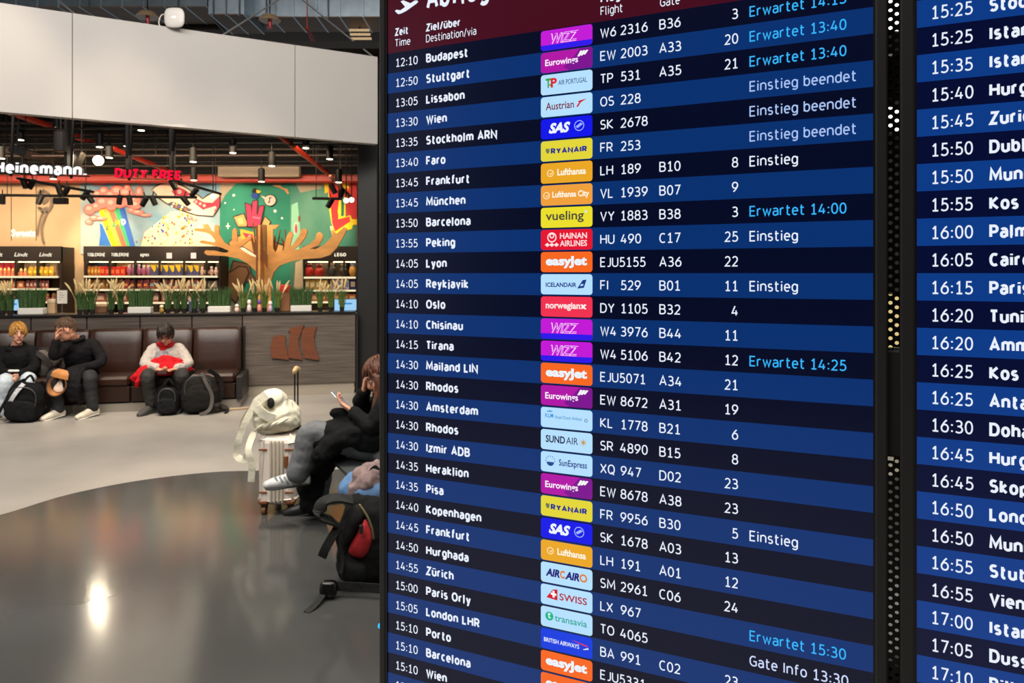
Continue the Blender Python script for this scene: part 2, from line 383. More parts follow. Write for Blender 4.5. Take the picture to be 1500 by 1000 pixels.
# ================================================================== the setting
FLW = 13.0
fb = MB(); fb.box((-14, -8, -.2), (14, 22, 0))
struct(fb.build('floor', mat('#9a958d', .34, 0, 1.6, .13, .012, spec=.45)))
arc = [(-4.3, 2.2), (-4.2, 3.2), (-3.98, 4.2), (-3.72, 4.75)]+[(-3.486, 5.113), (-3.3, 5.585), (-2.975, 5.951), (-2.534, 6.195), (-2.13, 6.26)]+[(-1.2, 6.3), (2, 6.2), (7, 5.6), (7, 2.2)]
pth, _ = cr([(x, y, 0) for x, y in arc[:-2]], 6)
fd = MB(); pl = [(p.x, p.y, .001) for p in pth]+[(7, 5.6, .001), (7, 2.2, .001)]
fd.prism(pl, (0, 0, .004))
o = fd.build('floor_dark_inlay', mat('#444442', .14, 0, 1.3, .12, .004, spec=.4)); o.name = 'floor_inlay'; struct(o)
cb = MB(); cb.box((-14, -8, 7.3), (14, 22, 7.5)); struct(cb.build('ceiling', mat('#3a2e24', .9)))
# shop back wall and the hall wall beyond
wb = MB(); wb.box((-12, 13.02, 0), (-1.75, 13.2, 4.7)); struct(wb.build('wall_back', mat('#c9ab87', .8, 0, 3, .05)))
wr = MB(); wr.box((-1.75, 15.5, 0), (14, 15.7, 7.3)); struct(wr.build('wall_right', mat('#4a443e', .8)))
wl = MB(); wl.box((-12.2, 9.2, 0), (-12, 13.2, 4.7)); struct(wl.build('wall_left', mat('#b89a78', .8)))
wd = MB(); wd.box((-1.95, 10.9, 0), (-1.75, 13.02, 4.7)); struct(wd.build('wall_shop_side', mat('#1d1b1a', .7)))
sc = MB(); sc.box((-12.2, 10.2, 4.7), (-1.75, 13.2, 4.8)); o = struct(sc.build('ceiling_shop', mat('#0d0b0a', .95)))
wu = MB(); wu.box((-12, 12.99, 3.36), (-1.95, 13.02, 4.7)); struct(wu.build('wall_upper_shop', mat('#15110f', .9)))

# white fascia over the shop front
def fas(px): # line of the fascia in plan
    a = Vector((-.6818*8.0, 8.0)); b = Vector((-.1791*10.0, 10.0)); r = (px-750)/F
    d = b-a; t = (a.x-r*a.y)/(r*d.y-d.x); return a+d*t
fz0, fz1 = 3.37, 4.53
ft = thing('fascia_band', 'long matt white fascia band above the shop front, in three panels', 'fascia', (*fas(300), fz0))
nrm = Vector((fas(553)-fas(0)).to_3d().normalized().cross(Vector((0, 0, 1))))
xs_ = [-260, 106, 432, 553]
for i in range(3):
    a = fas(xs_[i]).to_3d(); b = fas(xs_[i+1]).to_3d(); d = (b-a).normalized()
    if i: a += d*.004
    if i < 2: b -= d*.004
    m = MB(); m.prism([a+Vector((0, 0, fz0)), b+Vector((0, 0, fz0)), b+Vector((0, 0, fz1)), a+Vector((0, 0, fz1))], -nrm*.12)
    m.build('panel', mat('#a19d9a', .6, 0, 2, .02), ft)
m = MB(); a = fas(-260).to_3d()-nrm*.02; b = fas(553).to_3d()-nrm*.02
m.prism([a+Vector((0, 0, fz0+.02)), b+Vector((0, 0, fz0+.02)), b+Vector((0, 0, fz1-.02)), a+Vector((0, 0, fz1-.02))], -nrm*.08)
m.build('backing', mat('#55504c', .7), ft)

# dark column at the shop's right edge
m = MB(); yc = 10.45; m.box(((523.5-750)/F*yc, yc, 0), ((553-750)/F*yc, yc+.3, 4.6), 0, .01)
tag(m.build('column', mat('#0e0d0d', .5)), 'smooth black square column closing the right end of the shop front', 'column')

# ================================================================== departure boards
TH = math.atan(.01379/31.70*F); Z0 = 1.08; SS = .01379/31.70
def zpl(px): return Z0/(1+SS*(px-750))
def bw(px): t = zpl(px); return Vector(((px-750)/F*t, t, 0))
O0 = bw(568); UD = Vector((math.cos(TH), -math.sin(TH), 0))
def U(px): return (bw(px)-O0).dot(UD)
DM = Matrix.Translation(O0) @ Matrix.Rotation(-TH, 4, 'Z')
RD = 31.70/F*Z0                       # row pitch in metres
def rowtop(i): return H+(11-i)*RD
wf = MB(); wf.box((-14, -8.2, 0), (14, -8, 7.3)); struct(wf.build('wall_front', mat('#3a3632', .8)))  # unseen far wall, added to keep reflections in the displays dark
WH = emit('#e9f1ff', 1.0, .3); CY = emit('#35b6ff', 1.0, .3); GR = emit('#a9c4f5', 1.0, .3)
ROW_D = emit('#020824', 1.0, .22, .5); ROW_L = emit('#06306f', 1.0, .22, .5); HEADM = emit('#45081c', 1.0, .22, .5)
ROW_D2 = emit('#020a30', 1.0, .22, .5); ROW_L2 = emit('#0a3a86', 1.0, .22, .5)
BEZ = mat('#232221', .42, 0.0, 200, .05, 0, spec=.4); BLK = mat('#070707', .35)
def rrect(x0, z0, x1, z1, r, y, n=5):
    pts = []
    for cx, cz, a0 in ((x1-r, z1-r, 0), (x0+r, z1-r, 90), (x0+r, z0+r, 180), (x1-r, z0+r, 270)):
        for k in range(n+1):
            a = math.radians(a0+90*k/n); pts.append((cx+r*math.cos(a), y, cz+r*math.sin(a)))
    return pts
def housing(t, u0, u1, z0, z1, bl, br, trim=None):
    """bezel around the glass u0..u1, casing behind"""
    a, b, c, d = u0-bl, u1+br, z0-.02, z1+.02
    m = MB(DM)
    m.box((a, -.004, c), (u0-.0022, .03, d), 0, .002); m.box((u1+.0022, -.004, c), (b, .03, d), 0, .002)
    m.box((u0-.0022, -.004, c), (u1+.0022, .03, z0-.002), 0, .001); m.box((u0-.0022, -.004, z1+.002), (u1+.0022, .03, d), 0, .001)
    m.build('bezel', BEZ, t)
    m = MB(DM)
    m.box((u0-.0022, -.002, z0-.002), (u0, .02, z1+.002)); m.box((u1, -.002, z0-.002), (u1+.0022, .02, z1+.002))
    m.build('glass_gasket', BLK, t)
    m = MB(DM); m.box((a+.004, .03, c+.004), (b-.004, .075, d-.004), 0, .004); m.build('casing', mat('#1a1a1a', .5), t)
LU1 = U(1279)
zb, zt = rowtop(35), rowtop(-3.95)
lt = thing('departure_display', 'large portrait flight display with dark red header and coloured airline badges', 'display', DM @ Vector((LU1/2, .03, zb)), -TH)
housing(lt, 0, LU1, zb, zt, U(568)-U(557.2), U(1300.5)-U(1279))
m = MB(DM); m.box((U(555.2), .001, zb-.02), (U(557.2), .02, zt+.02), 0, .0008); m.build('edge_trim', mat('#b9b2b6', .18, 1.0), lt)
m = MB(DM); m.ell((U(553.6), .004, H-(918-HY)/F*zpl(554)), (.0022, .003, .004)); m.build('indicator_light', emit('#2a9cff', 2.0), lt)

# header band
hd = MB(DM); hd.box((0, 0, rowtop(0)), (LU1, .01, zt)); hb = hd.build('header_band', HEADM, lt)
def zc(px, py): return H-(py-HY)/F*zpl(px)
ht = MB(DM); yT = -.0008
# take-off symbol
def pp(px, py): return (U(px), yT, zc(px, py))
ht.poly([pp(540+q*.08, r*.08) for q, r in ((485, 205), (515, 180), (585, 192), (675, 130), (590, 30), (640, 8), (770, 62), (850, 12), (895, 12), (912, 35), (880, 70), (690, 205), (600, 250), (545, 262))])
ht.build('takeoff_symbol', WH, hb)
ht = MB(DM); put_board(ht, 'Abflug', U(625), zc(625, 15), .0375, width=U(717)-U(625), wt=0.17); ht.build('title_lettering', WH, hb)
ht = MB(DM); put_board(ht, 'Departures', U(733), zc(733, -4), .0375, width=U(896)-U(733), wt=0.11); ht.build('title_lettering', WH, hb)
ht = MB(DM); put_board(ht, 'Zeit', U(579), zc(579, 53), .0118, width=U(598.5)-U(579), wt=0.19); ht.build('column_heading', WH, hb)
ht = MB(DM); put_board(ht, 'Time', U(579), zc(579, 69), .0118, width=U(601.5)-U(579), wt=0.11); ht.build('column_heading', WH, hb)
ht = MB(DM); put_board(ht, 'Ziel/über', U(624.5), zc(624.5, 46.5), .0118, width=U(675)-U(624.5), wt=0.19); ht.build('column_heading', WH, hb)
ht = MB(DM); put_board(ht, 'Destination/via', U(624.5), zc(624.5, 62.5), .0118, width=U(698)-U(624.5), wt=0.11); ht.build('column_heading', WH, hb)
ht = MB(DM); put_board(ht, 'Flug', U(880), zc(880, 4.5), .0118, width=U(909)-U(880), wt=0.19); ht.build('column_heading', WH, hb)
ht = MB(DM); put_board(ht, 'Flight', U(880), zc(880, 23), .0118, width=U(912.5)-U(880), wt=0.11); ht.build('column_heading', WH, hb)
ht = MB(DM); put_board(ht, 'Gate', U(967), zc(967, 10.5), .0118, width=U(996)-U(967), wt=0.11); ht.build('column_heading', WH, hb)
ht = MB(DM); put_board(ht, 'Gate', U(967), zc(967, -8), .0118, width=U(996)-U(967), wt=0.19); ht.build('column_heading', WH, hb)

BR = dict(
 wizz=('#c213d6', ), euro=('#b00fa5', ), tap=('#b5e0ff', ), austrian=('#b5e0ff', ), sas=('#0a10e8', ), ryan=('#e3d637', ),
 luft=('#eba722', ), luftcity=('#f0a03a', ), vuel=('#ecdf2a', ), hainan=('#e5112e', ), easy=('#f7671d', ), ice=('#b5e0ff', ),
 norw=('#f03050', ), klm=('#b5e0ff', ), sund=('#b5e0ff', ), sunx=('#b5e0ff', ), aircairo=('#b5e0ff', ), swiss=('#b5e0ff', ),
 trans=('#b5e0ff', ), brit=('#0a3be0', ))
BW0, BW1 = U(792.5), U(868)
def badge(kind, i, parent):
    z1 = rowtop(i)-RD*.045; z0 = rowtop(i+1)+RD*.045
    W = BW1-BW0; hgt = z1-z0; zm = (z0+z1)/2
    mats = [emit(BR[kind][0], 1.0, .3)]; m = MB(DM); r = .0042
    m.poly(rrect(BW0, z0, BW1, z1, r, -.0005))
    def mi(h):
        e = emit(h, 1.0, .3)
        if e not in mats: mats.append(e)
        return mats.index(e)
    X = lambda f: BW0+W*f
    Zf = lambda f: z0+hgt*f
    def q(pts, h, y=-.0008): m.poly([(X(a), y, Zf(b)) for a, b in pts], mi(h))
    def circ(cx, cz, rad, h, y=-.0008, n=18, hole=0):
        pts = [(X(cx)+rad*hgt*math.cos(2*PI*k/n), y, Zf(cz)+rad*hgt*math.sin(2*PI*k/n)) for k in range(n)]
        if not hole: m.poly(pts, mi(h)); return
        inn = [(X(cx)+hole*hgt*math.cos(2*PI*k/n), y, Zf(cz)+hole*hgt*math.sin(2*PI*k/n)) for k in range(n)]
        m.add(pts+inn, [(k, (k+1) % n, n+(k+1) % n, n+k) for k in range(n)], mi(h))
    def tx(s, x0, x1, zb_, cap, h, bold=.012, shear=0, y=-.0011):
        put_text(m, s, X(x0), Zf(zb_), cap*hgt, y, width=W*(x1-x0), bold=bold, mi=mi(h), shear=shear)
    if kind == 'wizz':
        pts = rrect(BW0, z0, BW1, z0+hgt*.36, r*.95, -.0007); pts = [p if p[2] < z0+hgt*.2 else (min(max(p[0], BW0), BW1), p[1], min(p[2], z0+hgt*.27)) for p in pts]
        m.poly(pts, mi('#2b14ea'))
        tx('WiZZ', .2, .74, .32, .46, '#ffd8ff', .03, .25); tx('WiZZ', .2, .74, .32, .46, '#c913dd', -.006, .25, -.0014)
    elif kind == 'euro':
        q([(.56, 0), (.985, 0), (.985, .02), (1, .15), (1, .85), (.98, .99), (.76, 1.0), (.62, .55), (.45, .18)], '#7c0c8f', -.0007)
        tx('Eurowings', .09, .73, .34, .3, '#fff0ff', .02)
        for k in range(3):
            a = .715+.055*k; q([(a, .62+.03*k), (a+.04, .6+.03*k), (a+.10, .86), (a+.06, .88)], '#ffffff')
    elif kind == 'tap':
        tx('T', .1, .2, .36, .42, '#35a52c', .04); tx('P', .2, .32, .36, .42, '#e01c2c', .04)
        q([(.15, .5), (.22, .36), (.26, .36), (.2, .52)], '#35a52c')
        tx('AIR PORTUGAL', .35, .9, .42, .24, '#27417f', .006)
    elif kind == 'austrian':
        tx('Austrian', .1, .65, .34, .36, '#7a1630', .012)
        q([(.69, .36), (.73, .36), (.78, .56), (.9, .72), (.76, .66), (.72, .62), (.75, .58)], '#d01826')
    elif kind == 'sas':
        tx('SAS', .16, .58, .3, .44, '#eef4ff', .05, .3)
        circ(.75, .54, .26, '#9fb4ff', -.0008, 20, .22); q([(.68, .5), (.78, .68), (.82, .6), (.72, .42)], '#9fb4ff')
    elif kind == 'ryan':
        put_board(m, 'RYANAIR', X(.2), Zf(.34), .29*hgt, -.0011, width=W*.7, wt=.24, mi=mi('#1f2c8c'))
        q([(.095, .55), (.11, .66), (.145, .6), (.17, .66), (.175, .48), (.15, .38), (.12, .4)], '#6f7a55')
    elif kind in ('luft', 'luftcity'):
        a = .19 if kind == 'luft' else .115
        circ(a, .5, .18, '#ffe7b4', -.0008, 18, .14)
        q([(a-.05, .55), (a, .46), (a+.06, .62), (a+.01, .4)], '#ffe7b4')
        if kind == 'luft': tx('Lufthansa', .33, .88, .38, .3, '#fff6e0', .03)
        else: tx('Lufthansa City', .23, .94, .4, .27, '#fff6e0', .03)
    elif kind == 'vuel':
        tx('vueling', .1, .84, .38, .42, '#4a4a3a', .016); circ(.88, .75, .07, '#cfe7e6')
    elif kind == 'hainan':
        tx('HAINAN', .38, .9, .55, .27, '#ffe0e4', .02); tx('AIRLINES', .38, .9, .18, .27, '#ffe0e4', .02)
        circ(.22, .62, .25, '#ffdfe2', -.0008, 18, .19); circ(.22, .7, .13, '#ffdfe2', -.0008, 14, .07)
        for dx in (-.09, 0, .09): q([(.22+dx-.05, .25), (.22+dx, .36), (.22+dx+.05, .25), (.22+dx, .15)], '#ffdfe2')
    elif kind == 'easy':
        tx('easyJet', .1, .9, .36, .4, '#eaf6ff', .045)
    elif kind == 'ice':
        tx('ICELANDAIR', .1, .7, .38, .2, '#173a8a', .03)
        q([(.71, .3), (.84, .34), (.89, .74), (.82, .72)], '#173a8a'); q([(.77, .42), (.82, .44), (.84, .52), (.79, .52)], '#b5e0ff', -.0012)
    elif kind == 'norw':
        tx('norwegian', .1, .77, .42, .3, '#ffe6e6', .03)
        q([(.77, .42), (.82, .42), (.89, .62), (.85, .64)], '#fff2f2'); q([(.77, .62), (.81, .64), (.89, .4), (.85, .4)], '#fff2f2')
    elif kind == 'klm':
        tx('KLM', .09, .25, .5, .2, '#1c8fd8', .012); tx('Royal Dutch Airlines', .29, .8, .48, .15, '#3c8fc8', .01)
        q([(.12, .78), (.14, .86), (.16, .8), (.18, .9), (.2, .8), (.22, .86), (.23, .78)], '#1c8fd8')
        circ(.88, .5, .09, '#6f8fa8', -.0008, 14, .05)
    elif kind == 'sund':
        tx('SUND', .1, .48, .38, .33, '#1a2048', .026); tx('AIR', .5, .73, .38, .33, '#2c3560', .004)
        for k in range(8):
            a = k*PI/4; cx, cz = X(.83), Zf(.52); L = .22*hgt; wv = .03*hgt
            d = Vector((math.cos(a), 0, math.sin(a))); n_ = Vector((-math.sin(a), 0, math.cos(a)))
            c = Vector((cx, -.0009, cz)); m.poly([c+n_*wv, c+d*L, c-n_*wv], mi('#c8963a'))
    elif kind == 'sunx':
        tx('SunExpress', .36, .9, .38, .3, '#1c3a86', .016)
        m.poly([(X(.19)+.2*hgt*math.cos(a), -.0008, Zf(.5)+.2*hgt*math.sin(a)) for a in [PI+PI*k/10 for k in range(11)]], mi('#23468f'))
        for k in range(7):
            a = PI*k/6; c = (X(.19)+.24*hgt*math.cos(a), Zf(.55)+.24*hgt*math.sin(a)); m.poly(rrect(c[0]-.0009, c[1]-.0009, c[0]+.0009, c[1]+.0009, .0008, -.0008, 2), mi('#5f86d0'))
    elif kind == 'aircairo':
        tx('AIR', .1, .38, .36, .34, '#1c1f78', .05, .2); tx('C', .38, .48, .36, .34, '#e07a22', .04); tx('AIR', .48, .76, .36, .34, '#1c1f78', .05, .2)
        circ(.83, .53, .2, '#e07a22', -.0008, 20, .12)
    elif kind == 'swiss':
        q([(.11, .36), (.33, .3), (.33, .84), (.24, .8)], '#d2102a'); q([(.2, .54), (.31, .52), (.31, .62), (.2, .64)], '#ffffff', -.0011); q([(.235, .42), (.275, .41), (.275, .74), (.235, .75)], '#ffffff', -.0011)
        tx('SWISS', .37, .9, .36, .32, '#b0162c', .016)
    elif kind == 'trans':
        circ(.17, .55, .22, '#18b58c'); tx('t', .14, .2, .46, .32, '#d8fff4', .02); tx('transavia', .28, .9, .38, .32, '#21a596', .012)
    elif kind == 'brit':
        tx('BRITISH AIRWAYS', .065, .75, .36, .2, '#f0f4ff', .012)
        q([(.6, .72), (.9, .6), (.92, .52), (.8, .58)], '#e2304a'); q([(.82, .38), (.92, .5), (.93, .42), (.84, .36)], '#d8e4ff')
    m.build('airline_badge', mats, parent)

ROWS = [
 ('12:10', 'Budapest', 'wizz', 'W6 2316', 'B36', '3', 'Erwartet 14:15', 'c'),
 ('12:50', 'Stuttgart', 'euro', 'EW 2003', 'A33', '20', 'Erwartet 13:40', 'c'),
 ('13:05', 'Lissabon', 'tap', 'TP  531', 'A35', '21', 'Erwartet 13:40', 'c'),
 ('13:30', 'Wien', 'austrian', 'OS  228', '', '', 'Einstieg beendet', 'g'),
 ('13:35', 'Stockholm ARN', 'sas', 'SK 2678', '', '', 'Einstieg beendet', 'g'),
 ('13:40', 'Faro', 'ryan', 'FR  253', '', '', 'Einstieg beendet', 'g'),
 ('13:45', 'Frankfurt', 'luft', 'LH  189', 'B10', '8', 'Einstieg', 'w'),
 ('13:45', 'München', 'luftcity', 'VL 1939', 'B07', '9', '', ''),
 ('13:50', 'Barcelona', 'vuel', 'VY 1883', 'B38', '3', 'Erwartet 14:00', 'c'),
 ('13:55', 'Peking', 'hainan', 'HU  490', 'C17', '25', 'Einstieg', 'w'),
 ('14:05', 'Lyon', 'easy', 'EJU5155', 'A36', '22', '', ''),
 ('14:05', 'Reykjavik', 'ice', 'FI  529', 'B01', '11', 'Einstieg', 'w'),
 ('14:10', 'Oslo', 'norw', 'DY 1105', 'B32', '4', '', ''),
 ('14:10', 'Chisinau', 'wizz', 'W4 3976', 'B44', '11', '', ''),
 ('14:15', 'Tirana', 'wizz', 'W4 5106', 'B42', '12', 'Erwartet 14:25', 'c'),
 ('14:30', 'Mailand LIN', 'easy', 'EJU5071', 'A34', '21', '', ''),
 ('14:30', 'Rhodos', 'euro', 'EW 8672', 'A31', '19', '', ''),
 ('14:30', 'Amsterdam', 'klm', 'KL 1778', 'B21', '6', '', ''),
 ('14:30', 'Rhodos', 'sund', 'SR 4890', 'B15', '8', '', ''),
 ('14:30', 'Izmir ADB', 'sunx', 'XQ  947', 'D02', '23', '', ''),
 ('14:35', 'Heraklion', 'euro', 'EW 8678', 'A38', '23', '', ''),
 ('14:35', 'Pisa', 'ryan', 'FR 9956', 'B30', '5', 'Einstieg', 'w'),
 ('14:40', 'Kopenhagen', 'sas', 'SK 1678', 'A03', '13', '', ''),
 ('14:45', 'Frankfurt', 'luft', 'LH  191', 'A01', '12', '', ''),
 ('14:50', 'Hurghada', 'aircairo', 'SM 2961', 'C06', '24', '', ''),
 ('14:55', 'Zürich', 'swiss', 'LX  967', '', '', 'Erwartet 15:30', 'c'),
 ('15:00', 'Paris Orly', 'trans', 'TO 4065', '', '', 'Gate Info 13:30', 'l'),
 ('15:05', 'London LHR', 'brit', 'BA  991', 'C02', '23', '', ''),
 ('15:10', 'Porto', 'easy', 'EJU5331', '', '', '', ''),
 ('15:10', 'Barcelona', 'easy', '', '', '', '', ''),
 ('15:10', 'Wien', '', '', '', '', '', ''),
 ('15:15', '', '', '', '', '', '', '')]
# natural width of one sample fixes the narrowing of each column
def xsc(sample, p0, p1, wt): return (U(p1)-U(p0))/board_text(sample, wt)[2]
CT, CD, CF, CS = .0129, .0136, .0132, .0132
WT, WD, WF = .118, .2, .12
XT = xsc('13:40', 580.5, 613.2, WT); XD = xsc('Budapest', 624.5, 686, WD)
XF = xsc('EW 2003', 879.5, 949, WF); XS = xsc('Erwartet 13:40', 1098.5, 1240.5, WF)
for i in range(35):
    m = MB(DM); m.box((0, 0, rowtop(i+1)), (LU1, .01, rowtop(i)))
    row = m.build('flight_row', ROW_L if i % 2 else ROW_D, lt)
    if i >= len(ROWS): continue
    tm, de, al, fl, ga, ha, st, sc_ = ROWS[i]
    zb_ = rowtop(i+1)+RD*.27
    m = MB(DM); put_board(m, tm, U(580), zb_, CT, xs=XT/CT, wt=WT); m.build('departure_time', WH, row)
    if de: m = MB(DM); put_board(m, de, U(624.5), zb_, CD, xs=XD/CD, wt=WD); m.build('destination_name', WH, row)
    if al: badge(al, i, row)
    if fl:
        m = MB(DM); fa, fb_ = (fl[:3], fl[3:]) if fl.startswith('EJU') else (fl[:2], fl[2:].strip())
        if fl.startswith('EJU'): put_board(m, fl, U(879.5), zb_, CF, width=U(946)-U(879.5), wt=WF)
        else:
            put_board(m, fa, U(879.5), zb_, CF, xs=XF/CF, wt=WF)
            if len(fb_) == 4: put_board(m, fb_, U(949), zb_, CF, xs=XF/CF, align='R', wt=WF)
            else: put_board(m, fb_, U(909.5), zb_, CF, xs=XF/CF, wt=WF)
        m.build('flight_number', WH, row)
    if ga: m = MB(DM); put_board(m, ga, U(966), zb_, CF, xs=XF/CF, wt=WF); m.build('gate_number', WH, row)
    if ha: m = MB(DM); put_board(m, ha, U(1081.5), zb_, CS, xs=XS/CS, align='R', wt=WF); m.build('hall_number', WH, row)
    if st: m = MB(DM); put_board(m, st, U(1098), zb_, CS, xs=XS/CS, wt=WF); m.build('status_text', {'c': CY, 'g': GR, 'w': WH, 'l': emit('#cfdcff', 1.0, .3)}[sc_], row)

# the neighbouring display, cut by the right edge of the photo
RU0 = U(1343); RU1 = RU0+LU1
rt = thing('departure_display', 'flight display without badges, cut off by the right edge of the photo', 'display', DM @ Vector(((RU0+RU1)/2, .03, zb)), -TH)
housing(rt, RU0, RU1, zb, zt, RU0-U(1318.5), RU0-U(1318.5))
m = MB(DM); m.box((RU0, 0, rowtop(-1)), (RU1, .01, zt)); m.build('header_band', HEADM, rt)
RR = ['15:25 Stockholm', '15:25 Istanbul', '15:35 Istanbul', '15:40 Hurghada', '15:45 Zurich', '15:50 Dublin', '15:50 Munich', '15:55 Kos', '16:00 Palma', '16:05 Cairo',
      '16:15 Paris', '16:20 Tunis', '16:20 Amman', '16:25 Kos', '16:25 Antalya', '16:30 Doha', '16:45 Hurghada', '16:45 Skopje', '16:50 London', '16:50 Munich',
      '16:55 Stuttgart', '16:55 Vienna', '17:00 Istanbul', '17:05 Dusseldorf', '17:10 Billund', '17:10 Palma']
XT2 = xsc('15:25', 1364, 1425, .12); XD2 = xsc('Kos', 1449, 1492, .2)
for i in range(-1, 35):
    m = MB(DM); m.box((RU0, 0, rowtop(i+1)), (RU1, .01, rowtop(i)))
    row = m.build('flight_row', ROW_L2 if i % 2 else ROW_D2, rt)
    if not 1 <= i <= 26: continue
    tm, de = RR[i-1].split(' ', 1); zb_ = rowtop(i+1)+RD*.24
    m = MB(DM); put_board(m, tm, U(1364), zb_, .0149, xs=XT2/.0149, wt=.12); m.build('departure_time', WH, row)
    m = MB(DM); put_board(m, de, U(1449), zb_, .0149, xs=XD2/.0149, wt=.2); m.build('destination_name', WH, row)

# perforated strip between the two displays and the posts that carry them
pu0, pu1 = U(1300.7), U(1318.3)
stt = thing('display_stand', 'black steel stand with a perforated strip between the two flight displays', 'stand', DM @ Vector(((pu0+pu1)/2, .1, 0)), -TH)
def perf(z0, z1, name):
    m = MB(DM); cw = .0066; chh = .0104; rad = .0023; ncol = 4; yA, yB = .012, .0135; col0 = (pu0+pu1)/2-cw*1.5
    nrow = int((z1-z0)/chh)
    for c in range(ncol):
        for r in range(nrow):
            cx = col0+c*cw; off = chh/2 if c % 2 else 0
            cz = z1-(r+.5)*chh-off
            x0, x1 = max(cx-cw/2, pu0-.001), min(cx+cw/2, pu1+.001); a, b = cz-chh/2, cz+chh/2
            if x1-x0 < .001: continue
            outer = [(x1, cz), (x1, b), (cx, b), (x0, b), (x0, cz), (x0, a), (cx, a), (x1, a)]
            vs = []
            for y in (yA, yB):
                vs += [(q[0], y, q[1]) for q in outer]
                vs += [(min(max(cx+rad*math.cos(k*PI/4), x0), x1), y, cz+rad*math.sin(k*PI/4)) for k in range(8)]
            fs = []
            for k in range(8):
                n = (k+1) % 8
                fs += [(k, n, 8+n, 8+k), (16+n, 16+k, 24+k, 24+n), (8+k, 8+n, 24+n, 24+k)]
            m.add(vs, fs)
    m.build(name, mat('#101010', .3, .6), stt)
zs1 = H-(514-HY)/F*zpl(1310); zs2 = H-(672-HY)/F*zpl(1310)
perf(zs1, zt+.02, 'perforated_plate'); perf(zb-.02, zs2, 'perforated_plate')
m = MB(DM); m.box((pu0-.004, .008, zs2), (pu1+.004, .05, zs1), 0, .002); m.build('joining_bracket', mat('#050505', .7), stt)
m = MB(DM)
for z in (zt-.25, zb+.2): m.box((.1, .078, z), (RU1-.1, .11, z+.06), 0, .004)
m.build('cross_rail', mat('#161616', .5), stt)
for uu in (.2, RU1-.25):
    m = MB(DM); m.box((uu-.03, .112, .02), (uu+.03, .16, zt+.02), 0, .004); m.build('post', mat('#161616', .5), stt)
m = MB(DM); m.box((0.05, -.1, 0.005), (RU1-.05, .35, .025), 0, .004); m.build('base_plate', mat('#161616', .5), stt)

# ================================================================== counter and bench
WOOD = mat('#3a322c', .5, 0, 9, .55, .04, (.25, 3, 7), h2='#5a5049')
WOODL = mat('#453d36', .5, 0, 9, .55, .04, (.25, 3, 7), h2='#665b52')
PLIN = mat('#a39888', .5, .2); LEA = mat('#2c180f', .34, 0, 18, .12, .05, spec=.4); LEA2 = mat('#26150d', .4, 0, 18, .12, .05, spec=.35)
CH = 1.125
ct = thing('shop_counter', 'long dark wood-grain counter wall behind the leather bench, topped with a black worktop', 'counter', CM @ Vector((-3, .25, 0)), CA)
kx = [-7.6, ck(45, 0), ck(127, 0), ck(205, 0), ck(281, 0), ck(355, 0), 0]
for i in range(6):
    m = MB(CM); m.box((kx[i]+.006, 0, .16), (kx[i+1]-.006, .45, CH-.03), 0, .004)
    m.build('front_panel', WOODL if i == 5 else WOOD, ct)
m = MB(CM); m.box((-7.6, .03, 0), (-.02, .42, .16)); m.build('plinth', PLIN, ct)
m = MB(CM); m.box((-7.6, -.02, CH-.03), (0.0, .5, CH), 0, .004); m.build('worktop', mat('#141211', .35), ct)
m = MB(CM); m.box((.002, .03, 0), (.03, 2.2, CH-.03)); m.build('gap_sheet', mat('#191614', .6), ct)  # dark sheet added so the gap beside the column stays dark
# copper-brown ship emblem of three slats
sl = [[(200, 352), (192, 285), (208, 222), (262, 210), (283, 215), (284, 270), (305, 362), (225, 352)],
      [(300, 350), (303, 268), (312, 190), (300, 182), (318, 168), (398, 148), (382, 182), (362, 235), (367, 290), (390, 362)],
      [(398, 350), (380, 262), (386, 182), (398, 168), (472, 158), (457, 220), (464, 285), (492, 360), (470, 362)]]
em = thing('ship_emblem', 'copper-brown wooden emblem of three curved slats on the counter front', 'emblem', Pk(432, 527, .04), CA)
for p in sl:
    m = MB(); q = [Pk(350+.24*a, 440+.24*b, .035) for a, b in p]
    m.prism(q, CM.to_3x3() @ Vector((0, .033, 0))); m.build('slat', mat('#6b3a22', .45, 0, 9, .2, .03, (.4, 3, 6)), em)
# bench of five upholstered modules
bl = thing('bench', 'long dark brown leather bench with padded back along the counter', 'bench', CM @ Vector((-4.2, -.4, 0)), CA)
BE = ck(353, .77)
bx = [-7.2, ck(46, .3), ck(126, .3), ck(205, .3), ck(280, .3), ck(352, .3)]
for i in range(5):
    a, b = bx[i]+.008, bx[i+1]-.008
    m = MB(CM)
    prof = [(-.02, .40), (-.02, .90), (-.05, .945), (-.11, .95), (-.16, .92), (-.2, .75), (-.24, .55), (-.26, .42), (-.25, .38)]
    n = 9; vs = []
    for j in range(n):
        t = j/(n-1); x = a+(b-a)*t; k = 1-.10*abs(2*t-1)**8
        vs += [(x, -.1+(y+.1)*k, .66+(z-.66)*(1-.02*abs(2*t-1)**10)) for y, z in prof]
    L = len(prof); fs = [tuple(range(L)), tuple((n-1)*L+k for k in range(L))[::-1]]
    for j in range(n-1):
        for k in range(L): fs.append((j*L+k, (j+1)*L+k, (j+1)*L+(k+1) % L, j*L+(k+1) % L))
    m.add(vs, fs); o = m.build('back_cushion', LEA, bl, smooth=True); o.modifiers.new('b', 'BEVEL').width = .008
    m = MB(CM); m.box((a, -.77, .30), (b, -.2, .42), 0, .03); m.build('seat_cushion', LEA, bl)
    m = MB(CM); m.box((a, -.755, .12), (b, -.70, .30), 0, .008); m.build('front_apron', LEA2, bl)
m = MB(CM); m.box((bx[0], -.70, .1), (bx[-1], -.03, .30)); m.build('carcass', mat('#17120f', .6), bl)
m = MB(CM); m.box((bx[0], -.74, 0), (bx[-1]+.05, -.05, .1)); m.build('plinth', mat('#8b8378', .45, .3), bl)
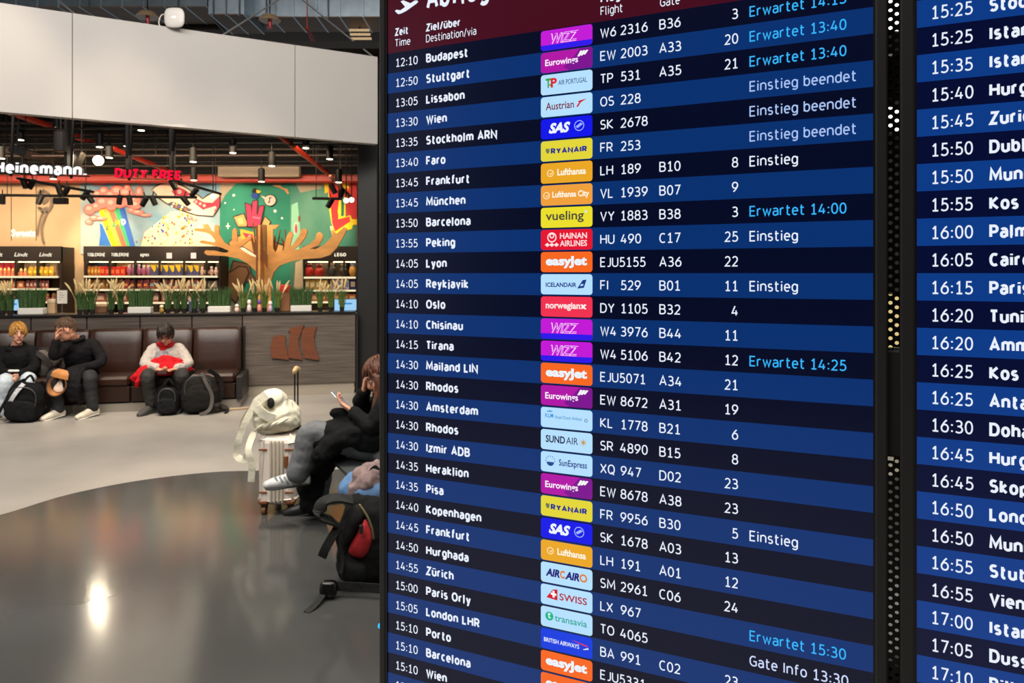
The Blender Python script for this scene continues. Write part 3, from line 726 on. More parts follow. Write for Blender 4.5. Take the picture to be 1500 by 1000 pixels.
m = MB(CM); m.box((bx[-1]+.004, -.78, .1), (bx[-1]+.075, -.03, .38), 0, .005); m.build('end_block', mat('#191614', .5), bl)
m = MB(CM); m.box((bx[-1]+.004, -.03, .1), (bx[-1]+.03, -.003, .95)); m.build('end_trim', mat('#191614', .5), bl)

# ------------------------------------------------------------------ plants on the counter
GRN = mat('#2d4a18', .6, 0, 30, .4); GRN2 = mat('#4a6220', .6, 0, 30, .4); PLUME = mat('#d8bd86', .8, 0, 50, .2)
def blades(m, c, wx, wy, h, n, lean=.12, mi=0, wid=.006):
    for _ in range(n):
        x = random.uniform(-wx, wx); y = random.uniform(-wy, wy); hh = h*random.uniform(.75, 1.05)
        dx = random.gauss(0, lean)*hh + x*.35; dy = random.gauss(0, lean)*hh; q = wid*random.uniform(.7, 1.2)
        b = Vector((c[0]+x, c[1]+y, c[2])); p = b+Vector((dx*.3, dy*.3, hh*.6)); t = b+Vector((dx, dy, hh))
        e = Vector((q, random.uniform(-q, q)*.6, 0))
        m.add([b-e, b+e, p+e*.8, p-e*.8, t], [(0, 1, 2, 3), (3, 2, 4)], mi)
ORD = ['first', 'second', 'third', 'fourth', 'fifth', 'sixth', 'seventh', 'eighth', 'ninth', 'tenth', 'eleventh', 'twelfth', 'thirteenth', 'fourteenth', 'fifteenth', 'sixteenth', 'seventeenth', 'eighteenth', 'nineteenth', 'twentieth']
pl_lab = ['leftmost white trough of short green grass on the counter, above the boy', 'white trough of short green grass on the counter, left of the seated woman in white', 'white trough of green grass on the counter, just left of the wooden tree', 'white trough of green grass on the counter, right of the wooden tree trunk']
for lab, (x0, x1) in zip(pl_lab, [(29, 66), (189, 223), (305.5, 338), (426, 456.5)]):
    c0, c1 = ck(x0, -.2), ck(x1, -.2); z = CH
    t = thing('grass_trough', lab, 'planter', CM @ Vector(((c0+c1)/2, .2, z)), CA, 'grass troughs on the counter')
    m = MB(CM); m.box((c0, .12, z+.001), (c1, .28, z+.085), 0, .008); m.build('trough', mat('#d9d4cb', .4), t)
    m = MB(CM); blades(m, ((c0+c1)/2, .2, z+.08), (c1-c0)/2-.01, .06, .27, 260, .06); m.build('grass', GRN, t, kind='stuff')
plume_x = [3, 15, 117, 126, 135, 163, 177, 246, 259, 270, 284.5, 297, 356.5, 373, 387.5, 406, 469, 485, 501]
plab = ['leftmost plumed grass plant on the counter, at the photo edge', 'plumed grass plant on the counter just left of the leftmost trough',
 'left plant of three plumed grasses above the man in black', 'middle plant of three plumed grasses above the man in black', 'right plant of three plumed grasses above the man in black',
 'left plant of the plumed pair just left of the second trough', 'right plant of the plumed pair just left of the second trough',
 'first plumed grass right of the second trough, above the seated woman', 'second plumed grass right of the second trough', 'third plumed grass right of the second trough', 'fourth plumed grass right of the second trough', 'plumed grass directly left of the third trough',
 'plumed grass directly right of the third trough', 'plumed grass just left of the wooden tree trunk', 'plumed grass in front of the wooden tree trunk', 'plumed grass directly left of the fourth trough',
 'plumed grass directly right of the fourth trough', 'plumed grass left of the pale blue monitor', 'rightmost plumed grass on the counter, in front of the pale blue monitor']
for px, lab in zip(plume_x, plab):
    x = ck(px, -.2); z = CH
    t = thing('plumed_grass', lab, 'plant', CM @ Vector((x, .2, z)), CA, 'plumed grasses on the counter')
    m = MB(CM); m.lathe((x, .2, z+.001), [(.028, 0), (.036, .055), (.033, .055), (.026, .045)], 14); m.build('pot', mat('#1a1815', .5), t)
    m = MB(CM); blades(m, (x, .2, z+.045), .026, .024, .27, 85, .16, wid=.0055); m.build('leaves', GRN2 if px > 300 else GRN, t, kind='stuff')
    for k in range(6):
        a = random.uniform(-.5, .5); b0 = Vector((x+random.uniform(-.01, .01), .2, z+.05)); L = random.uniform(.33, .43)
        d = Vector((math.sin(a*.7), random.uniform(-.15, .15), math.cos(a*.7)))
        m = MB(CM); m.tube([b0, b0+d*L*.4, b0+d*L*.68], [.0022]*3, 5, n=2); 
        m.tube([b0+d*L*.66, b0+d*L*.85+Vector((a*.03, 0, 0)), b0+d*L+Vector((a*.06, 0, -.01))], [.006, .0125, .005], 6, n=3); m.build('plume', PLUME, t)

# ------------------------------------------------------------------ small things standing on the counter
def signb(px0, px1, py0, py1):
    t = thing('sign_holder', 'small white printed notice in a clear stand on the counter', 'sign', Pk((px0+px1)/2, 457, -.3), CA)
    z0, z1 = Pk(px0, py1, -.3).z, Pk(px0, py0, -.3).z; a, b = ck(px0, -.3), ck(px1, -.3)
    m = MB(CM); m.box((a, .3, z0), (b, .306, z1)); m.build('notice', mat('#d8cfc2', .5), t)
    m = MB(CM)
    for x, y, u, v in ((a-.008, z0, a, z1), (b, z0, b+.008, z1), (a-.008, z1, b+.008, z1+.008), (a-.008, z0-.008, b+.008, z0)): m.box((x, .298, y), (u, .308, v))
    m.build('frame', mat('#2a2422', .4), t)
    m = MB(CM); m.tube([((a+b)/2, .303, CH+.01), ((a+b)/2, .303, z0)], [.006, .006], 8); m.lathe(((a+b)/2, .303, CH), [(.05, 0), (.05, .008), (.01, .012)], 16); m.build('stem', mat('#8a827a', .3, .8), t)
    m = MB(CM)
    for k, f in enumerate((.55, .8, .7, .35)): m.box((a+.02, .2985, z1-.035-k*.03), (a+.02+(b-a-.04)*f, .2995, z1-.03-k*.03))
    m.build('print_lines', mat('#6d5f55', .6), t, kind='stuff')
signb(83.5, 98.5, 425, 444.5)
def monitor(px0, px1, lab):
    a, b = ck(px0, -.38), ck(px1, -.38); z0, z1 = Pk(px0, 454.5, -.38).z, Pk(px0, 438.5, -.38).z
    t = thing('checkout_monitor', lab, 'monitor', CM @ Vector(((a+b)/2, .38, CH)), CA)
    m = MB(CM); m.box((a-.01, .385, z0-.01), (b+.01, .415, z1+.01), 0, .004); m.build('monitor_case', mat('#22211f', .5), t)
    m = MB(CM); m.box((a, .38, z0), (b, .386, z1)); s_ = m.build('screen', emit('#9fd0f5', 1.0), t)
    m = MB(CM); m.box((a+.05, .3785, z1-.07), (b-.06, .3798, z1-.05)); m.build('screen_bar', emit('#3a86c8', 1.0), s_)
    m = MB(CM); m.box(((a+b)/2-.03, .40, CH+.001), ((a+b)/2+.03, .43, z0+.03)); m.build('monitor_stand', mat('#22211f', .5), t)
monitor(490, 522, 'pale blue checkout monitor at the right end of the counter')
monitor(18, 28, 'narrow pale blue monitor on the counter left of the leftmost trough')
def cbox(name, lab, cat, px0, px1, py0, col, dy=.34, d=.1, capc=None, grp=None):
    a, b = ck(px0, -dy), ck(px1, -dy); z1 = Pk(px0, py0, -dy).z
    if capc:
        t = thing(name, lab, cat, CM @ Vector(((a+b)/2, dy+d/2, CH)), CA, grp)
        m = MB(CM); m.box((a, dy, CH+.001), (b, dy+d, CH+(z1-CH)*.72), 0, .006); m.build('box_body', mat(col, .6), t)
        m = MB(CM); m.box((a-.003, dy-.003, CH+(z1-CH)*.72), (b+.003, dy+d+.003, z1), 0, .006); m.build('lid', mat(capc, .5), t)
    else:
        m = MB(CM); m.box((a, dy, CH+.001), (b, dy+d, z1), 0, .008); o = m.build(name, mat(col, .6, 0, 14, .25), None); tag(o, lab, cat, grp)
cbox('carton', 'stacked beige cartons on the counter, left of the notice stand', 'carton', 69, 80, 438, '#c9a980', capc='#e4cba6')
cbox('gift_box', 'red gift box with brown base behind the fourth trough, right of the tree trunk', 'box', 410, 425, 417, '#8a5a34', capc='#c11f26', dy=.3)
cbox('carton', 'brown carton between the plumed plants above the man in black', 'carton', 138.5, 156, 446, '#7a5436', capc='#caa27c')
cbox('carton', 'grey-blue carton between two plumed grasses left of the third trough', 'carton', 276, 290, 440, '#8f9bb0', capc='#aebfe8')
def fig(px, h, cols, lab):   # painted souvenir figurine
    x = ck(px, -.12); t = thing('figurine', lab, 'figurine', CM @ Vector((x, .12, CH)), CA, 'souvenir figurines on the counter')
    m = MB(CM); m.lathe((x, .12, CH+.001), [(.02, 0), (.03, .03), (.024, h*.55), (.012, h*.62)], 14); m.build('figurine_body', mat(cols[0], .4, 0, 40, .4, 0, (1, 1, 1), h2=cols[2]), t, True)
    m = MB(CM); m.ell((x, .12, CH+h*.8), (.026, .026, h*.21)); m.build('figurine_head', mat(cols[1], .4), t, True)
fig(347, .11, ('#d8755f', '#f0dcc8', '#f3e4d6'), 'round white and coral figurine just right of the third trough')
fig(365, .17, ('#d57f86', '#efd7cf', '#e9e3da'), 'pink figurine between two plumed plants left of the tree trunk')
fig(380, .17, ('#d9a14a', '#6c3f86', '#c55d8b'), 'yellow and violet figurine in front of the tree trunk')
fig(396, .15, ('#7fb2cf', '#f0ddd0', '#e3889a'), 'pale blue figurine right of the tree trunk')
fig(237, .11, ('#c9a040', '#fbe3b0', '#6d4a1e'), 'small golden figurine right of the second trough')
# glass guard above the counter
# ================================================================== shop: mural, shelves, products
MY = 13.0
def MP(px, py, l=1): return P(px, py, MY-.004*l)
def zf(o, x, y, sc): return [(o[0]+a*sc, o[1]+b*sc) for a, b in zip(x, y)]
mt = thing('wall_mural', 'large painted mural with rainbow, giant shoe and green cartoon castle on the shop wall', 'mural', P(320, 365, MY-.01))
def painted(name, polys, l, parent=mt):
    """flat paint layers: (colour, pixel outline)"""
    m = MB(); mats = []
    for k, (c, pts) in enumerate(polys):
        mm = mat(c, .75, 0, 4, .07) if isinstance(c, str) else c
        if mm not in mats: mats.append(mm)
        m.prism([MP(a, b, l+k*.35) for a, b in pts], (0, .001, 0), mats.index(mm))
    return m.build(name, mats, parent)
def off(o, s, pts): return [(o[0]+a*s, o[1]+b*s) for a, b in pts]
SKY = mat('#5f93b0', .75, 0, 1.1, .5, 0, (1, 1, 1.3), h2='#b4bcb0')
painted('sky_panel', [(SKY, [(118, 262), (322, 262), (322, 372), (118, 372)])], 1)
painted('cream_area', [(mat('#ded3b4', .75, 0, 1.5, .06), [(205, 366), (212, 340), (250, 310), (282, 308), (300, 335), (322, 352), (322, 372), (205, 372)])], 1.6)
GP = mat('#0e6a55', .75, 0, .9, .5, 0, (1, 1, 1), h2='#2f9478')
painted('green_panel', [(GP, [(322, 262), (425, 262), (425, 460), (322, 460)])], 1)
painted('green_panel', [(mat('#0d6f60', .75, 0, .8, .5, 0, (1.4, 1, .8), h2='#5c927c'), [(425, 262), (522, 262), (522, 460), (425, 460)])], 1)
painted('light_streak', [('#8fd0b0', [(427, 300), (436, 296), (440, 340), (438, 366), (426, 366)])], 2)
painted('tan_corner', [('#a3937d', [(322, 262), (352, 262), (330, 285), (322, 300)])], 2)
painted('tan_corner', [('#a89a84', [(430, 262), (480, 262), (470, 276), (440, 282)])], 2)
painted('ground_patch', [('#8b9a84', [(322, 400), (340, 390), (360, 460), (322, 460)])], 2)
o1, s1 = (110, 250), .12
painted('rainbow_blue_shadow', [('#2f6fc0', off(o1, s1, [(300, 640), (330, 660), (440, 915), (290, 915), (310, 780)]))], 2)
bands = [('#ffd80a', 280, 340, 445, 515), ('#ffab4a', 340, 405, 515, 570), ('#ff6a4a', 405, 470, 570, 630), ('#3aa36b', 470, 540, 630, 670), ('#2d5fb5', 540, 600, 670, 728)]
painted('rainbow', [(c, off(o1, s1, [(a, 470), (b, 440), (d, 918), (e, 918)])) for c, a, b, e, d in [(c, a, b, e, d) for c, a, b, e, d in bands]], 3)
lm = MB(); lmats = [mat(h, .7) for h in ('#29506a', '#3aa36b', '#ffd80a', '#ffe9ea')]
for k, (ch, qx, qy, r) in enumerate((('L', 375, 722, -.25), ('A', 440, 695, -.15), ('N', 495, 672, .1), ('D', 570, 662, .15))):
    v, f, wdt = board_text(ch, .22); sc_ = 8.5/F*MY
    base = MP(o1[0]+qx*s1, o1[1]+qy*s1, 5.5)
    lm.add([base+Vector(((p.x*math.cos(r)-p.y*math.sin(r))*sc_, 0, (p.x*math.sin(r)+p.y*math.cos(r))*sc_)) for p in v], f, k)
lm.build('rainbow_lettering', lmats, mt)
def blob(c, rx, ry, n=14, j=.12, sd=0):
    rnd = random.Random(sd); return [(c[0]+rx*math.cos(2*PI*k/n)*(1+rnd.uniform(-j, j)), c[1]+ry*math.sin(2*PI*k/n)*(1+rnd.uniform(-j, j))) for k in range(n)]
CL1, CL2, CL3 = '#c8574f', '#f0897c', '#f8b9a8'
def cloudp(name, blobs, l):
    ps = [(CL1, blob(c, r*1.12, r2*1.14, 16, .03, i)) for i, (c, r, r2) in enumerate(blobs)]
    ps += [(CL2, blob(c, r, r2, 16, .03, i)) for i, (c, r, r2) in enumerate(blobs)]
    ps += [(CL3, blob((c[0]-r*.15, c[1]-r2*.3), r*.5, r2*.4, 12, .1, i)) for i, (c, r, r2) in enumerate(blobs)]
    m = MB(); mats = [mat(h, .75) for h in (CL1, CL2, CL3)]
    for k, (c, pts) in enumerate(ps): m.prism([MP(a, b, l+k*.04) for a, b in pts], (0, .0001, 0), (CL1, CL2, CL3).index(c))
    m.build(name, mats, mt)
cloudp('pink_cloud', [((131, 307), 8, 7), ((143, 285), 7, 6), ((152, 281), 7, 7), ((162, 287), 8, 8), ((172, 281), 10, 9), ((184, 283), 10, 8), ((193, 294), 12, 9), ((186, 276), 5, 6), ((141, 303), 7, 6), ((150, 297), 9, 8), ((163, 299), 8, 9), ((176, 296), 9, 8), ((198, 300), 9, 6), ((204, 283), 5, 9)], 7)
cloudp('pink_cloud', [((130, 325), 5, 3.5), ((138, 319), 7, 3.5), ((148, 320), 8, 2.5)], 9)
cloudp('pink_cloud', [((193, 308), 6, 3.5), ((202, 311), 8, 3.5), ((213, 315), 8, 2)], 7)
cloudp('pink_cloud', [((145, 268), 10, 3), ((210, 268), 9, 2.5)], 7)
cloudp('tan_cloud', [((278, 319), 4, 2.5), ((285, 322), 4, 1.6)], 7)
o2 = (220, 250)
SH = lambda p: off(o2, .12, p)
painted('painted_shoe', [
 ('#2c2622', SH([(12, 235), (60, 190), (120, 150), (300, 130), (420, 190), (600, 300), (640, 340), (700, 285), (790, 255), (858, 285), (858, 430), (770, 565), (560, 550), (330, 475), (190, 400), (90, 330), (60, 280)])),
 ('#e9cdb4', SH([(20, 240), (65, 200), (130, 165), (290, 145), (420, 205), (590, 310), (640, 350), (710, 300), (790, 268), (845, 295), (845, 425), (765, 548), (560, 535), (340, 462), (200, 390), (105, 325), (70, 272)])),
 ('#b8304a', SH([(260, 250), (320, 190), (420, 230), (500, 290), (440, 310), (300, 300)])),
 ('#b8304a', SH([(520, 380), (560, 340), (660, 385), (760, 390), (845, 310), (845, 425), (770, 530), (800, 440), (760, 440), (650, 480)])),
 ('#e9cdb4', SH([(660, 470), (800, 430), (810, 460), (720, 505), (670, 500)])),
 ('#5a5552', SH([(210, 400), (270, 375), (420, 430), (515, 475), (480, 500), (330, 465)]))], 7)
m = MB(); mats = [mat(h, .7) for h in ('#b9a79b', '#ff5a46', '#3d55a8', '#f3f0ea', '#ffce2e')]
for cx, cy, r, k in ((358, 258, 3.4, 0), (560, 378, 2.3, 0), (610, 402, 2.3, 0), (660, 425, 2.3, 0), (285, 402, 1.6, 3), (320, 410, 1.4, 4), (350, 435, 1.6, 2), (390, 440, 1.6, 3), (430, 470, 1.6, 1), (375, 470, 1.5, 4), (265, 432, 1.4, 3), (315, 440, 1.3, 1)):
    m.prism([MP(a, b, 10.5) for a, b in blob((o2[0]+cx*.12, o2[1]+cy*.12), r, r, 12, 0)], (0, .001, 0), k)
m.build('shoe_dots', mats, mt, kind='stuff')
m = MB(); rnd = random.Random(4); cs_ = ['#ff5a46', '#3d55a8', '#ffd60a', '#a8623a', '#ff9a3a', '#52506a']; mats = [mat(h, .7) for h in cs_]
for _ in range(64):
    t = rnd.random()**.7; py = 308+t*52; px = 263-t*24+rnd.uniform(-1, 1)*(14+t*32); r = rnd.uniform(1.0, 1.9)
    m.prism([MP(a, b, 6) for a, b in blob((px, py), r*.8, r*1.3, 8, .1)], (0, .001, 0), rnd.randrange(6))
m.build('painted_sprinkles', mats, mt, kind='stuff')
o3 = (320, 260); CA_ = lambda p: off(o3, .14, p)
DK = '#2b211b'
painted('cartoon_castle', [
 (DK, CA_([(150, 410), (180, 395), (270, 370), (310, 480), (300, 520), (200, 520)])), ('#d9a463', CA_([(162, 415), (262, 382), (300, 480), (290, 510), (205, 510)])), ('#eac17e', CA_([(195, 430), (245, 415), (265, 480), (215, 490)])),
 (DK, CA_([(440, 490), (488, 398), (555, 465), (530, 510)])), ('#c99a60', CA_([(455, 490), (490, 412), (542, 465), (520, 500)])),
 (DK, CA_([(100, 680), (140, 640), (210, 600), (380, 600), (690, 700), (690, 780), (560, 830), (300, 830), (110, 720)])), ('#c89a5e', CA_([(112, 680), (150, 645), (230, 610), (380, 610), (675, 715), (670, 770), (560, 815), (310, 815), (125, 715)])),
 ('#e8b23a', CA_([(225, 545), (250, 540), (375, 575), (375, 690), (290, 660), (240, 640)])), ('#d8344f', CA_([(250, 575), (360, 595), (370, 680), (295, 645)])), ('#f7d9d6', CA_([(310, 610), (335, 600), (350, 630), (325, 645)])),
 (DK, CA_([(205, 730), (260, 720), (430, 825), (410, 860), (300, 810)])), ('#f5e6d6', CA_([(218, 735), (262, 732), (420, 828), (405, 848), (300, 795)])),
 (DK, CA_([(150, 860), (330, 900), (350, 1010), (430, 1090), (120, 1090), (105, 1000)])), ('#6b4d32', CA_([(160, 880), (320, 910), (338, 1010), (410, 1080), (135, 1080), (120, 1000)])),
 (DK, CA_([(90, 1000), (215, 920), (300, 930), (330, 1000), (180, 1330), (90, 1230)])), ('#7a5738', CA_([(105, 1005), (220, 935), (295, 945), (310, 1000), (178, 1300), (105, 1220)]))], 3)
painted('castle_crown', [(DK, CA_([(272, 258), (345, 280), (355, 240), (412, 232), (405, 370), (425, 290), (485, 288), (440, 520), (300, 520)])),
 ('#d22f56', CA_([(284, 272), (335, 292), (350, 410), (360, 252), (405, 242), (398, 390), (412, 385), (432, 302), (474, 298), (430, 510), (310, 510)])), ('#f06a86', CA_([(360, 405), (440, 415), (436, 435), (358, 425)]))], 8)
painted('painted_bird', [('#1b1a20', blob((o3[0]+385*.14, o3[1]+145*.14), 5, 5, 14, 0)), ('#22408f', blob((o3[0]+385*.14, o3[1]+190*.14), 5.2, 4.6, 14, 0)), ('#e8b82e', CA_([(395, 125), (450, 145), (425, 165), (400, 160)])), ('#22408f', CA_([(335, 175), (350, 175), (365, 205), (350, 210)]))], 8)
painted('speech_bubble', [(DK, blob((o3[0]+540*.14, o3[1]+238*.14), 9.4, 8.8, 18, 0)), ('#d9c2b2', blob((o3[0]+540*.14, o3[1]+238*.14), 8.2, 7.6, 18, 0)), ('#d9c2b2', CA_([(440, 185), (495, 205), (480, 228)])), (DK, CA_([(530, 205), (560, 208), (558, 218), (540, 215), (537, 262), (520, 270), (518, 255), (530, 250)]))], 8)
m = MB()
for cx, cy, r in ((160, 185, 2), (70, 265, 1.2), (592, 350, 2.3), (665, 425, 1.6), (162, 335, 1)): m.prism([MP(a, b, 5) for a, b in blob((o3[0]+cx*.14, o3[1]+cy*.14), r, r, 10, 0)], (0, .001, 0))
for q in ([(95, 475), (103, 475), (106, 500), (128, 508), (106, 516), (103, 540), (95, 540), (92, 516), (70, 508), (92, 500)],): m.prism([MP(a, b, 5) for a, b in CA_(q)], (0, .001, 0))
m.build('painted_stars', mat('#e8efe2', .7), mt, kind='stuff')
painted('tan_cloud', [('#c08a58', CA_([(555, 80), (650, 75), (660, 100), (720, 120), (740, 165), (725, 175), (690, 130), (610, 100)]))], 5)
painted('painted_fish', [('#e9d2c4', blob((o3[0]+808*.14, o3[1]+530*.14), 2.6, 9.5, 12, 0)), ('#c8404e', blob((o3[0]+812*.14, o3[1]+535*.14), 1.7, 7, 12, 0)), ('#8a3a3a', blob((o3[0]+845*.14, o3[1]+430*.14), 1.6, 5, 10, 0))], 5)
o4 = (440, 250); RL = lambda p: off(o4, .12, p)
painted('red_letter_shape', [('#ffd21a', RL([(285, 110), (440, 110), (470, 270), (500, 580), (610, 540), (630, 590), (690, 590), (690, 660), (640, 660), (630, 710), (430, 770), (380, 640), (345, 440), (340, 260), (300, 280)])),
 ('#cf2f35', RL([(345, 110), (690, 110), (690, 585), (635, 585), (612, 540), (560, 545), (560, 330), (490, 330), (460, 590), (600, 560), (608, 620), (425, 740), (390, 640), (370, 430), (345, 250)])),
 ('#ffd21a', RL([(475, 320), (555, 320), (550, 565), (470, 590), (455, 500)])), ('#0f6f5a', RL([(500, 330), (535, 330), (532, 550), (495, 560)])), ('#ffd21a', RL([(500, 110), (600, 110), (590, 240), (560, 180), (540, 260), (520, 190)]))], 5)
painted('white_column', [('#d9c4a2', [(433, 384), (443, 380), (445, 458), (428, 458)])], 4)
# ostrich drawn in charcoal on the bare wall
m = MB(); o5 = (0, 220); Z5 = lambda p: [MP(o5[0]+a*.24, o5[1]+b*.24, 2) for a, b in p]
for pts, wd_ in (([(232, 330), (228, 290), (245, 258), (280, 255), (308, 285), (312, 335), (290, 370), (255, 372), (232, 345)], .05), ([(245, 300), (262, 282), (282, 300), (262, 318), (245, 300)], .06), ([(240, 350), (262, 358), (290, 350)], .04), ([(262, 372), (245, 420), (232, 470), (225, 520)], .03), ([(290, 372), (265, 430), (252, 480), (258, 540), (268, 572)], .035),
    ([(255, 258), (245, 240)], .02), ([(268, 256), (265, 234)], .02), ([(245, 262), (230, 250)], .02)): m.ribbon(Z5(pts), wd_, (0, 1, 0), .002, n=5)
m.build('charcoal_bird_drawing', mat('#7d6f5f', .8), mt)

# ------------------------------------------------------------------ wooden tree sculpture
TYD = 12.1
TREEM = mat('#d29a5a', .5, 0, 3, .16, .02, (1, 1, 3)); TREED = mat('#7a4a2a', .5, 0, 3, .2, .02, (1, 1, 3))
tr = thing('tree_sculpture', 'large flat-cut plywood tree with antler-like branches rising behind the counter plants', 'sculpture', P(392, 457, TYD).xy.to_3d())
T4 = lambda pts, y=TYD: [P(270+a*.24, 220+b*.24, y) for a, b in pts]
left = [(492, 1700), (492, 870), (470, 790), (440, 740), (385, 690), (330, 660), (250, 645), (140, 640), (120, 625), (130, 610), (180, 612), (240, 627), (265, 622), (270, 612), (230, 595), (160, 577), (100, 567), (90, 556), (110, 548), (180, 562), (190, 553), (160, 515), (130, 503), (65, 492), (58, 480), (70, 474), (110, 478), (120, 468), (104, 455), (140, 450), (165, 490), (184, 505), (183, 470), (190, 455), (203, 455), (210, 465), (212, 515), (240, 560), (275, 585), (290, 570), (292, 490), (305, 475), (320, 487), (322, 560), (350, 550), (400, 520), (410, 535), (360, 580), (335, 590), (345, 606), (400, 640), (455, 660), (480, 640), (505, 640), (505, 1700)]
right = [(505, 1700), (505, 455), (545, 455), (580, 455), (555, 480), (540, 478), (540, 600), (560, 632), (605, 610), (622, 530), (640, 498), (655, 496), (663, 515), (645, 580), (655, 585), (700, 520), (715, 482), (733, 476), (748, 492), (745, 520), (710, 570), (665, 608), (700, 604), (765, 572), (800, 540), (808, 508), (826, 500), (843, 512), (845, 535), (820, 578), (765, 600), (800, 604), (855, 575), (885, 545), (900, 525), (890, 465), (905, 463), (915, 500), (930, 510), (955, 485), (975, 468), (992, 478), (975, 520), (930, 595), (890, 638), (830, 657), (720, 664), (650, 678), (585, 702), (545, 745), (528, 800), (525, 1700)]
m = MB(); m.prism(T4(left), (0, .035, 0)); m.build('branch_board', TREEM, tr)
m = MB(); m.prism(T4(right, TYD-.002), (0, .037, 0)); m.build('branch_board', TREEM, tr)
for pts, y in (([(412, 430), (420, 440), (432, 555), (455, 595), (458, 470), (470, 460), (480, 600), (505, 640), (505, 720), (470, 660), (425, 635), (405, 540), (412, 530), (430, 585), (424, 520)], TYD-.16),
               ([(580, 480), (586, 480), (575, 560), (560, 610), (545, 640), (530, 630), (545, 560), (550, 520), (556, 520), (556, 590), (572, 545)], TYD+.18),
               ([(586, 530), (600, 545), (618, 570), (612, 485), (618, 484), (622, 590), (600, 570)], TYD+.2)):
    m = MB(); m.prism(T4(pts, y), (0, .03, 0)); m.build('cross_branch', TREED, tr, label='darker brown cross branch')
m = MB(); a = P(270+455*.24, 220+460*.24, TYD); b = P(270+520*.24, 457, TYD); 
m.box((a.x+.02, TYD-.2, 0), (a.x+.055, TYD+.2, a.z)); m.build('trunk_board', TREED, tr, label='darker brown trunk board')
m = MB(); m.box((b.x-.12, TYD-.2, 0), (b.x-.085, TYD+.2, a.z)); m.build('trunk_board', TREEM, tr)
# floor plinth of the tree
# ------------------------------------------------------------------ wall shelf units
UD2 = .42; UY = MY-UD2; SM = mat('#2a1f18', .5); LED = emit('#ffe9bd', 1.1); SHF = mat('#c9b79a', .5)
def shelf_unit(lab, px0, px1, seams, logos, edges):
    x0, x1 = P(px0, 0, UY).x, P(px1, 0, UY).x; zt_ = P(0, 360.5, UY).z; zb_ = P(0, 383, UY).z
    t = thing('wall_shelf', lab, 'shelf', ((x0+x1)/2, MY-.2, 0))
    m = MB(); m.box((x0, UY, zb_), (x1, UY+.06, zt_), 0, .003); hb_ = m.build('header_panel', mat('#241a15', .6), t)
    for txt, px, wpx in logos:
        m = MB(); c = P(px, 374.5, UY)
        if txt is None:
            m.box((c.x-.045, UY-.006, c.z-.045), (c.x+.045, UY-.0005, c.z+.05), 0, .004); m.build('header_logo', emit('#ffd9c2', 1.3), hb_)
        else:
            sc_ = 4.6/F*UY; wd_ = wpx/F*UY
            (put_text(m, txt, c.x-wd_/2, c.z-.01, sc_*1.15, UY-.003, width=wd_, bold=.01, shear=.25) if txt == 'Lindt' else put_board(m, txt, c.x-wd_/2, c.z-.01, sc_*1.1, UY-.003, width=wd_, wt=.2)); m.build('header_logo', emit('#fff3d8', 1.2), hb_)
    for x in [x0]+[P(q, 0, UY).x for q in seams]+[x1-.03]:
        m = MB(); m.box((x, UY+.02, 0), (x+.03, MY-.03, zt_-.01)); m.build('upright', SM, t)
    m = MB(); m.box((x0+.03, MY-.028, .1), (x1-.03, MY-.014, zb_)); m.build('back_panel', mat('#8d7b66', .7), t)
    for py in edges:
        z = P(0, py, UY).z
        m = MB(); m.box((x0+.02, UY-.02, z-.03), (x1-.03, MY-.03, z)); s_ = m.build('shelf_board', SHF, t)
        m = MB(); m.box((x0+.02, UY-.026, z-.032), (x1-.03, UY-.021, z-.004)); m.build('lit_edge', LED, s_)
    m = MB(); m.box((x0+.06, UY+.07, zb_-.01), (x1-.06, UY+.12, zb_)); m.build('strip_lamp', emit('#ffe2b0', 7.0), t)
    return t
shelf_unit('left dark-headed wall shelf of sweets, cut off by the left edge', -40, 89, [20, 52], [('Lindt', -6, 20), ('Lindt', 31, 20), ('Lindt', 67, 19)], [404, 422, 441])
shelf_unit('middle dark-headed wall shelf under the rainbow mural', 122, 322, [158, 195, 231, 267, 300], [('TOBLERONE', 141, 26), ('TOBLERONE', 176, 26), ('agnes', 212, 13), (None, 248, 9), (None, 283.5, 9)], [403.5, 423, 442])
shelf_unit('right dark-headed wall shelf of toys beside the black column', 444, 524, [480, 502], [('LEGO', 498.5, 17)], [405, 424, 441])
def bag(mb, c, w, h, d, mi=0):
    nx, nz = 5, 6; vs = []; fs = []
    for sgn in (-1, 1):
        for j in range(nz):
            for i in range(nx):
                u, v = i/(nx-1)*2-1, j/(nz-1)*2-1
                k = (1-abs(u)**3)*(1-abs(v)**4); vs.append((c[0]+u*w/2*(1-.06*(1-abs(v))), c[1]+sgn*d/2*k, c[2]+h/2+v*h/2))
    o = nx*nz
    for j in range(nz-1):
        for i in range(nx-1):
            a = j*nx+i; fs += [(a, a+1, a+nx+1, a+nx), (o+a, o+a+nx, o+a+nx+1, o+a+1)]
    mb.add(vs, fs, mi)
